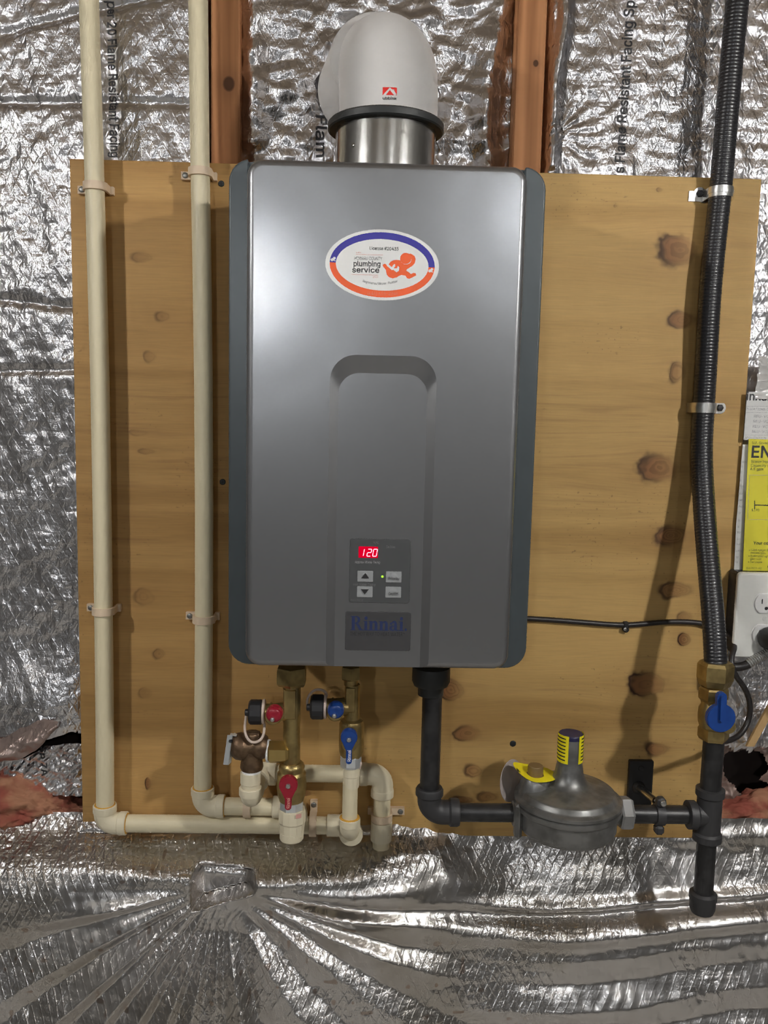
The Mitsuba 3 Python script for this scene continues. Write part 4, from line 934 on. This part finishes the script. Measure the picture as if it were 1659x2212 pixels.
# pipe hanger
hg = thing('pipe_hanger', 'black pipe hanger with a wall plate, shiny rod and ring holding the gas line', 'bracket')
pc = P(1382, 1690, -.004)
add('wall_plate', cbox((pc[0], -.0045, pc[2]-.004), (52*S(1382, 1690, 0), .008, 112*S(1382, 1690, 0)), .001), 'm_dark', hg, smooth=False, label='flat black wall plate')
add('plate_screw', screw(P(1385, 1660, -.0085), .0042, .0025), 'm_dark', hg)
hb = P(1424, 1757, GY)
add('rod', tube([P(1378, 1700, -.006), (hb[0]-.001, GY+.013, gz+.013)], .0048, 18), 'm_steel', hg, smooth=True, label='shiny threaded rod')
add('rod_boss', lathe(P(1378, 1700, -.007), V(.25, -1, .0), [(.010, 0), (.010, .003), (.007, .008)], 24), 'm_dark', hg)
add('ring', [lathe((hb[0]-.006, GY, gz), (1, 0, 0), [(rp*.94, 0), (rp*1.12, .0004), (rp*1.12, .0116), (rp*.94, .012)], 36),
             cbox((hb[0], GY-.003, gz+.0195), (.012, .014, .013), .003), cbox((hb[0]-.0005, GY-.003, gz-.0195), (.012, .014, .013), .003)], 'm_castiron', hg, smooth=30)
add('ring_bolt', [screw((hb[0]+.001, GY-.010, gz+.0205), .0042, .003)], 'm_zinc', hg)

# ------------------------------------------------------------------ cords
cord = thing('black_cable', 'thin black cable running level from the heater behind the gas hose', 'cable')
cp_ = [P(1050, 1331, -.0045), P(1120, 1335, -.0045), P(1200, 1340, -.0045), P(1290, 1347, -.0045), P(1350, 1350, -.0045), P(1420, 1345, -.0045), P(1490, 1344, -.0045), P(1535, 1352, -.006), P(1567, 1368, -.016), P(1586, 1396, -.04),
       P(1580, 1425, -.055), P(1583, 1445, -.06), P(1604, 1480, -.055), P(1620, 1525, -.05), P(1614, 1562, -.05), P(1594, 1590, -.06), P(1564, 1602, -.075), P(1545, 1604, -.100), V(tx, GY+.010, P(1540, 1604, GY)[2])]
add('cable', tube(spline(cp_, 260), .0040, 14), 'm_cable', cord, smooth=True)
kc = thing('cable_clip', 'small black nailed clip holding the level black cable to the board', 'clip')
c = P(1349, 1349, 0)
add('saddle', cbox(c+V(0, -.0045, .0), (.011, .0095, .0115), .003), 'm_dark', kc, smooth=30)
add('nail', lathe(P(1350, 1358, 0), (0, -1, 0), [(.0045, 0), (.0045, .006), (.0028, .0075), (.0026, .009)], 14), 'm_dark', kc)
add('nail_head', screw(P(1350, 1359, -.0085), .0024, .0012), 'm_zinc', kc)
kc = thing('armoured_cable', 'grey ribbed cable with a black sleeve below the outlet at the right edge', 'cable')
add('sleeve', tube(spline([P(1578, 1440, -.040), P(1600, 1440, -.042), P(1620, 1433, -.044)], 20), .0062, 16), 'm_cable', kc, label='black cable end')
ap = spline([P(1616, 1434, -.044), P(1650, 1414, -.046), P(1700, 1392, -.05)], 160)
add('armour', tube(ap, .0066+.0006*np.sin(np.linspace(0, 120, 160)), 18), 'm_armour', kc, smooth=True, label='grey ribbed sheath')

# ------------------------------------------------------------------ outlet, papers
OY = -.042
ot = thing('power_outlet', 'white power outlet box with two sockets at the right edge of the board', 'outlet')
ox0 = P(1589, 1330, OY)[0]; oz1, oz0 = P(1610, 1237, OY)[2], P(1610, 1421, OY)[2]
add('box', cbox((ox0+.052, -.018, (oz0+oz1)/2), (.098, .036, oz1-oz0-.004), .003), 'm_dark', ot, smooth=False, label='dark box behind the cover plate')
add('cover_plate', tm(slab(ox0, ox0+.105, oz0, oz1, .006, OY+.006, OY, .004)), 'm_plate', ot, smooth=30, label='white cover plate')
rx = P(1654, 1303, OY)[0]
for zc in (P(1654, 1303, OY)[2], P(1654, 1370, OY)[2]):
    r = .0172; cir = Point(rx, zc).buffer(r, 32).intersection(sbox(rx-.02, zc-.0143, rx+.02, zc+.0143))
    so = add('socket', [extr(cir.buffer(-.0006), OY+.002, OY-.0028), extr(cir.buffer(.0006), OY+.002, OY-.0004)], 'm_white', ot, smooth=30)
    for dx in (-.0065, .0065): add('slot', cbox((rx+dx, OY-.0026, zc+.003), (.0016, .001, .007), .0002), 'm_ink', so, smooth=False)
    add('ground_hole', lathe((rx, OY-.0022, zc-.007), (0, -1, 0), [(.0024, 0), (.0024, .001)], 14), 'm_ink', so)
add('plate_screw', screw((rx, OY-.0005, (P(1654, 1303, OY)[2]+P(1654, 1370, OY)[2])/2), .003, .001), 'm_plate', ot)
pg = thing('power_plug', 'black power plug in the lower socket of the white outlet', 'plug')
zc = P(1654, 1372, OY)[2]
add('body', lathe((rx+.004, OY-.003, zc-.002), V(.15, -1, -.05), [(.0150, 0), (.0160, .003), (.0155, .016), (.011, .026), (.007, .032)], 28), 'm_rubber', pg)
add('cord', tube(spline([(rx+.006, OY-.03, zc-.003), (rx+.02, OY-.05, zc-.012), (rx+.05, OY-.05, zc-.05), (rx+.06, OY-.02, zc-.10)], 30), .0042, 12), 'm_cable', pg)

def leaf(pts, Y, th=.0006): return extr(pxpoly(pts, Y), Y, Y-th)
m1 = thing('manual_sheet', 'white printed instruction sheet in a clear bag, behind the yellow energy label', 'paper')
DY = -.010
add('sheet', leaf([(1614, 846), (1760, 850), (1760, 960), (1606, 950)], DY), 'm_paper', m1, smooth=False)
def dtxt(s_, px, py, h, parent, bs='m_inkgrey', Y=DY-.0006, bold=False, rot=.0):
    sc = S(px, py, Y); add('lettering', text(s_, h*sc, P(px, py, Y)+V(0, .0002, 0), (1, 0, rot), depth=.0003, bold=bold), bs, parent, smooth=False)
dtxt('innai', 1611, 864, 17, m1, 'm_ink', bold=True); dtxt('PLICATIONS ONLY', 1611, 886, 5, m1)
for s_, y in (('REU-VC25', 902), ('REU-VC25', 913), ('REU-VC27', 924), ('REU-VC28', 935)): dtxt(s_, 1628-(y-902)*.12, y, 6, m1)
dtxt('APPLICATION', 1608, 948, 5, m1)
for y in (878, 891, 940): add('rule_line', extr(LineString([P(1610, y, DY)[[0, 2]], P(1700, y, DY)[[0, 2]]]).buffer(.0002), DY, DY-.0008), 'm_inkgrey', m1, smooth=False)
m2 = thing('manual_sheet', 'white printed sheet whose left edge shows beside the yellow energy label', 'paper')
D2 = -.0065
add('sheet', leaf([(1604, 960), (1760, 960), (1740, 1240), (1585, 1238), (1590, 1130), (1597, 1050)], D2), 'm_paper', m2, smooth=False)
for i, y in enumerate((1000, 1010, 1022, 1040, 1052, 1068, 1082, 1096, 1110, 1126, 1140, 1152, 1166, 1178, 1192, 1206, 1216)):
    dtxt(('mm', 'or', 'is', 'a', 'for', 'su', 'ne')[i % 7], 1600-(y-1000)*.052, y, 5, m2, Y=D2-.0006)
en = thing('energy_label', 'yellow energy guide label hanging in a clear bag above the white outlet', 'label')
EY = -.013
add('sheet', leaf([(1617, 948), (1890, 957), (1880, 1242), (1604, 1232)], EY), 'm_energy', en, smooth=False)
Ef = EY-.0006
for s_, x, y, h, b in (('U.S. Government', 1624, 959, 5, 0), ('ENERGYGUIDE', 1620, 988, 25, 1), ('Water Heater', 1622, 1000, 6, 0), ('Capacity (maximum', 1621, 1008, 6, 0), ('6.5 gpm', 1620, 1015.5, 5.5, 1),
                       ('$170', 1623, 1104, 5, 0), ('Your cost', 1627, 1176, 6.5, 1), ('\u2022 Cost range based', 1617, 1190, 4.5, 0), ('natural gas.', 1621, 1196, 4.5, 0), ('\u2022 Estimated operating', 1616, 1203, 4.5, 0), ('gas cost', 1620, 1209, 4.5, 0), ('\u2022 For more', 1615, 1216, 4.5, 0), ('(162039-N)', 1612, 1229, 4, 0)):
    dtxt(s_, x, y, h, en, 'm_ink', Y=Ef, bold=bool(b))
bx = pxpoly([(1619, 1026), (1842, 1030), (1838, 1127), (1615, 1122)], Ef).exterior
add('frame_line', extr(bx.buffer(.00022), EY, Ef-.0002), 'm_inkgrey', en, smooth=False)
ln = lambda a, b, w: LineString([P(*a, Ef)[[0, 2]], P(*b, Ef)[[0, 2]]]).buffer(w)
add('scale_bar', extr(unary_union([ln((1630, 1091), (1815, 1096), .0007), ln((1630, 1082), (1630, 1099), .0005)]), EY, Ef-.0003), 'm_ink', en, smooth=False)
add('corner_mark', extr(ln((1664, 1224), (1790, 1228), .004), EY, Ef-.0003), 'm_ink', en, smooth=False)
bg = thing('plastic_bag', 'crinkled clear plastic bag top above the white instruction sheet', 'bag')
def y_bag(x, z): return -.004-.014*crumple(x, z, .03, 71)
q0, q1 = P(1615, 880, 0), P(1618, 770, 0)
add_foil('sheet', sheet(q0[0]+.001, q0[0]+.12, q0[2]+.012, q1[2], y_bag, .002, keep=lambda X, Z: X > q0[0]+.002+.004*nz(X*0, Z, .02, 5)), 'm_bag', bg)
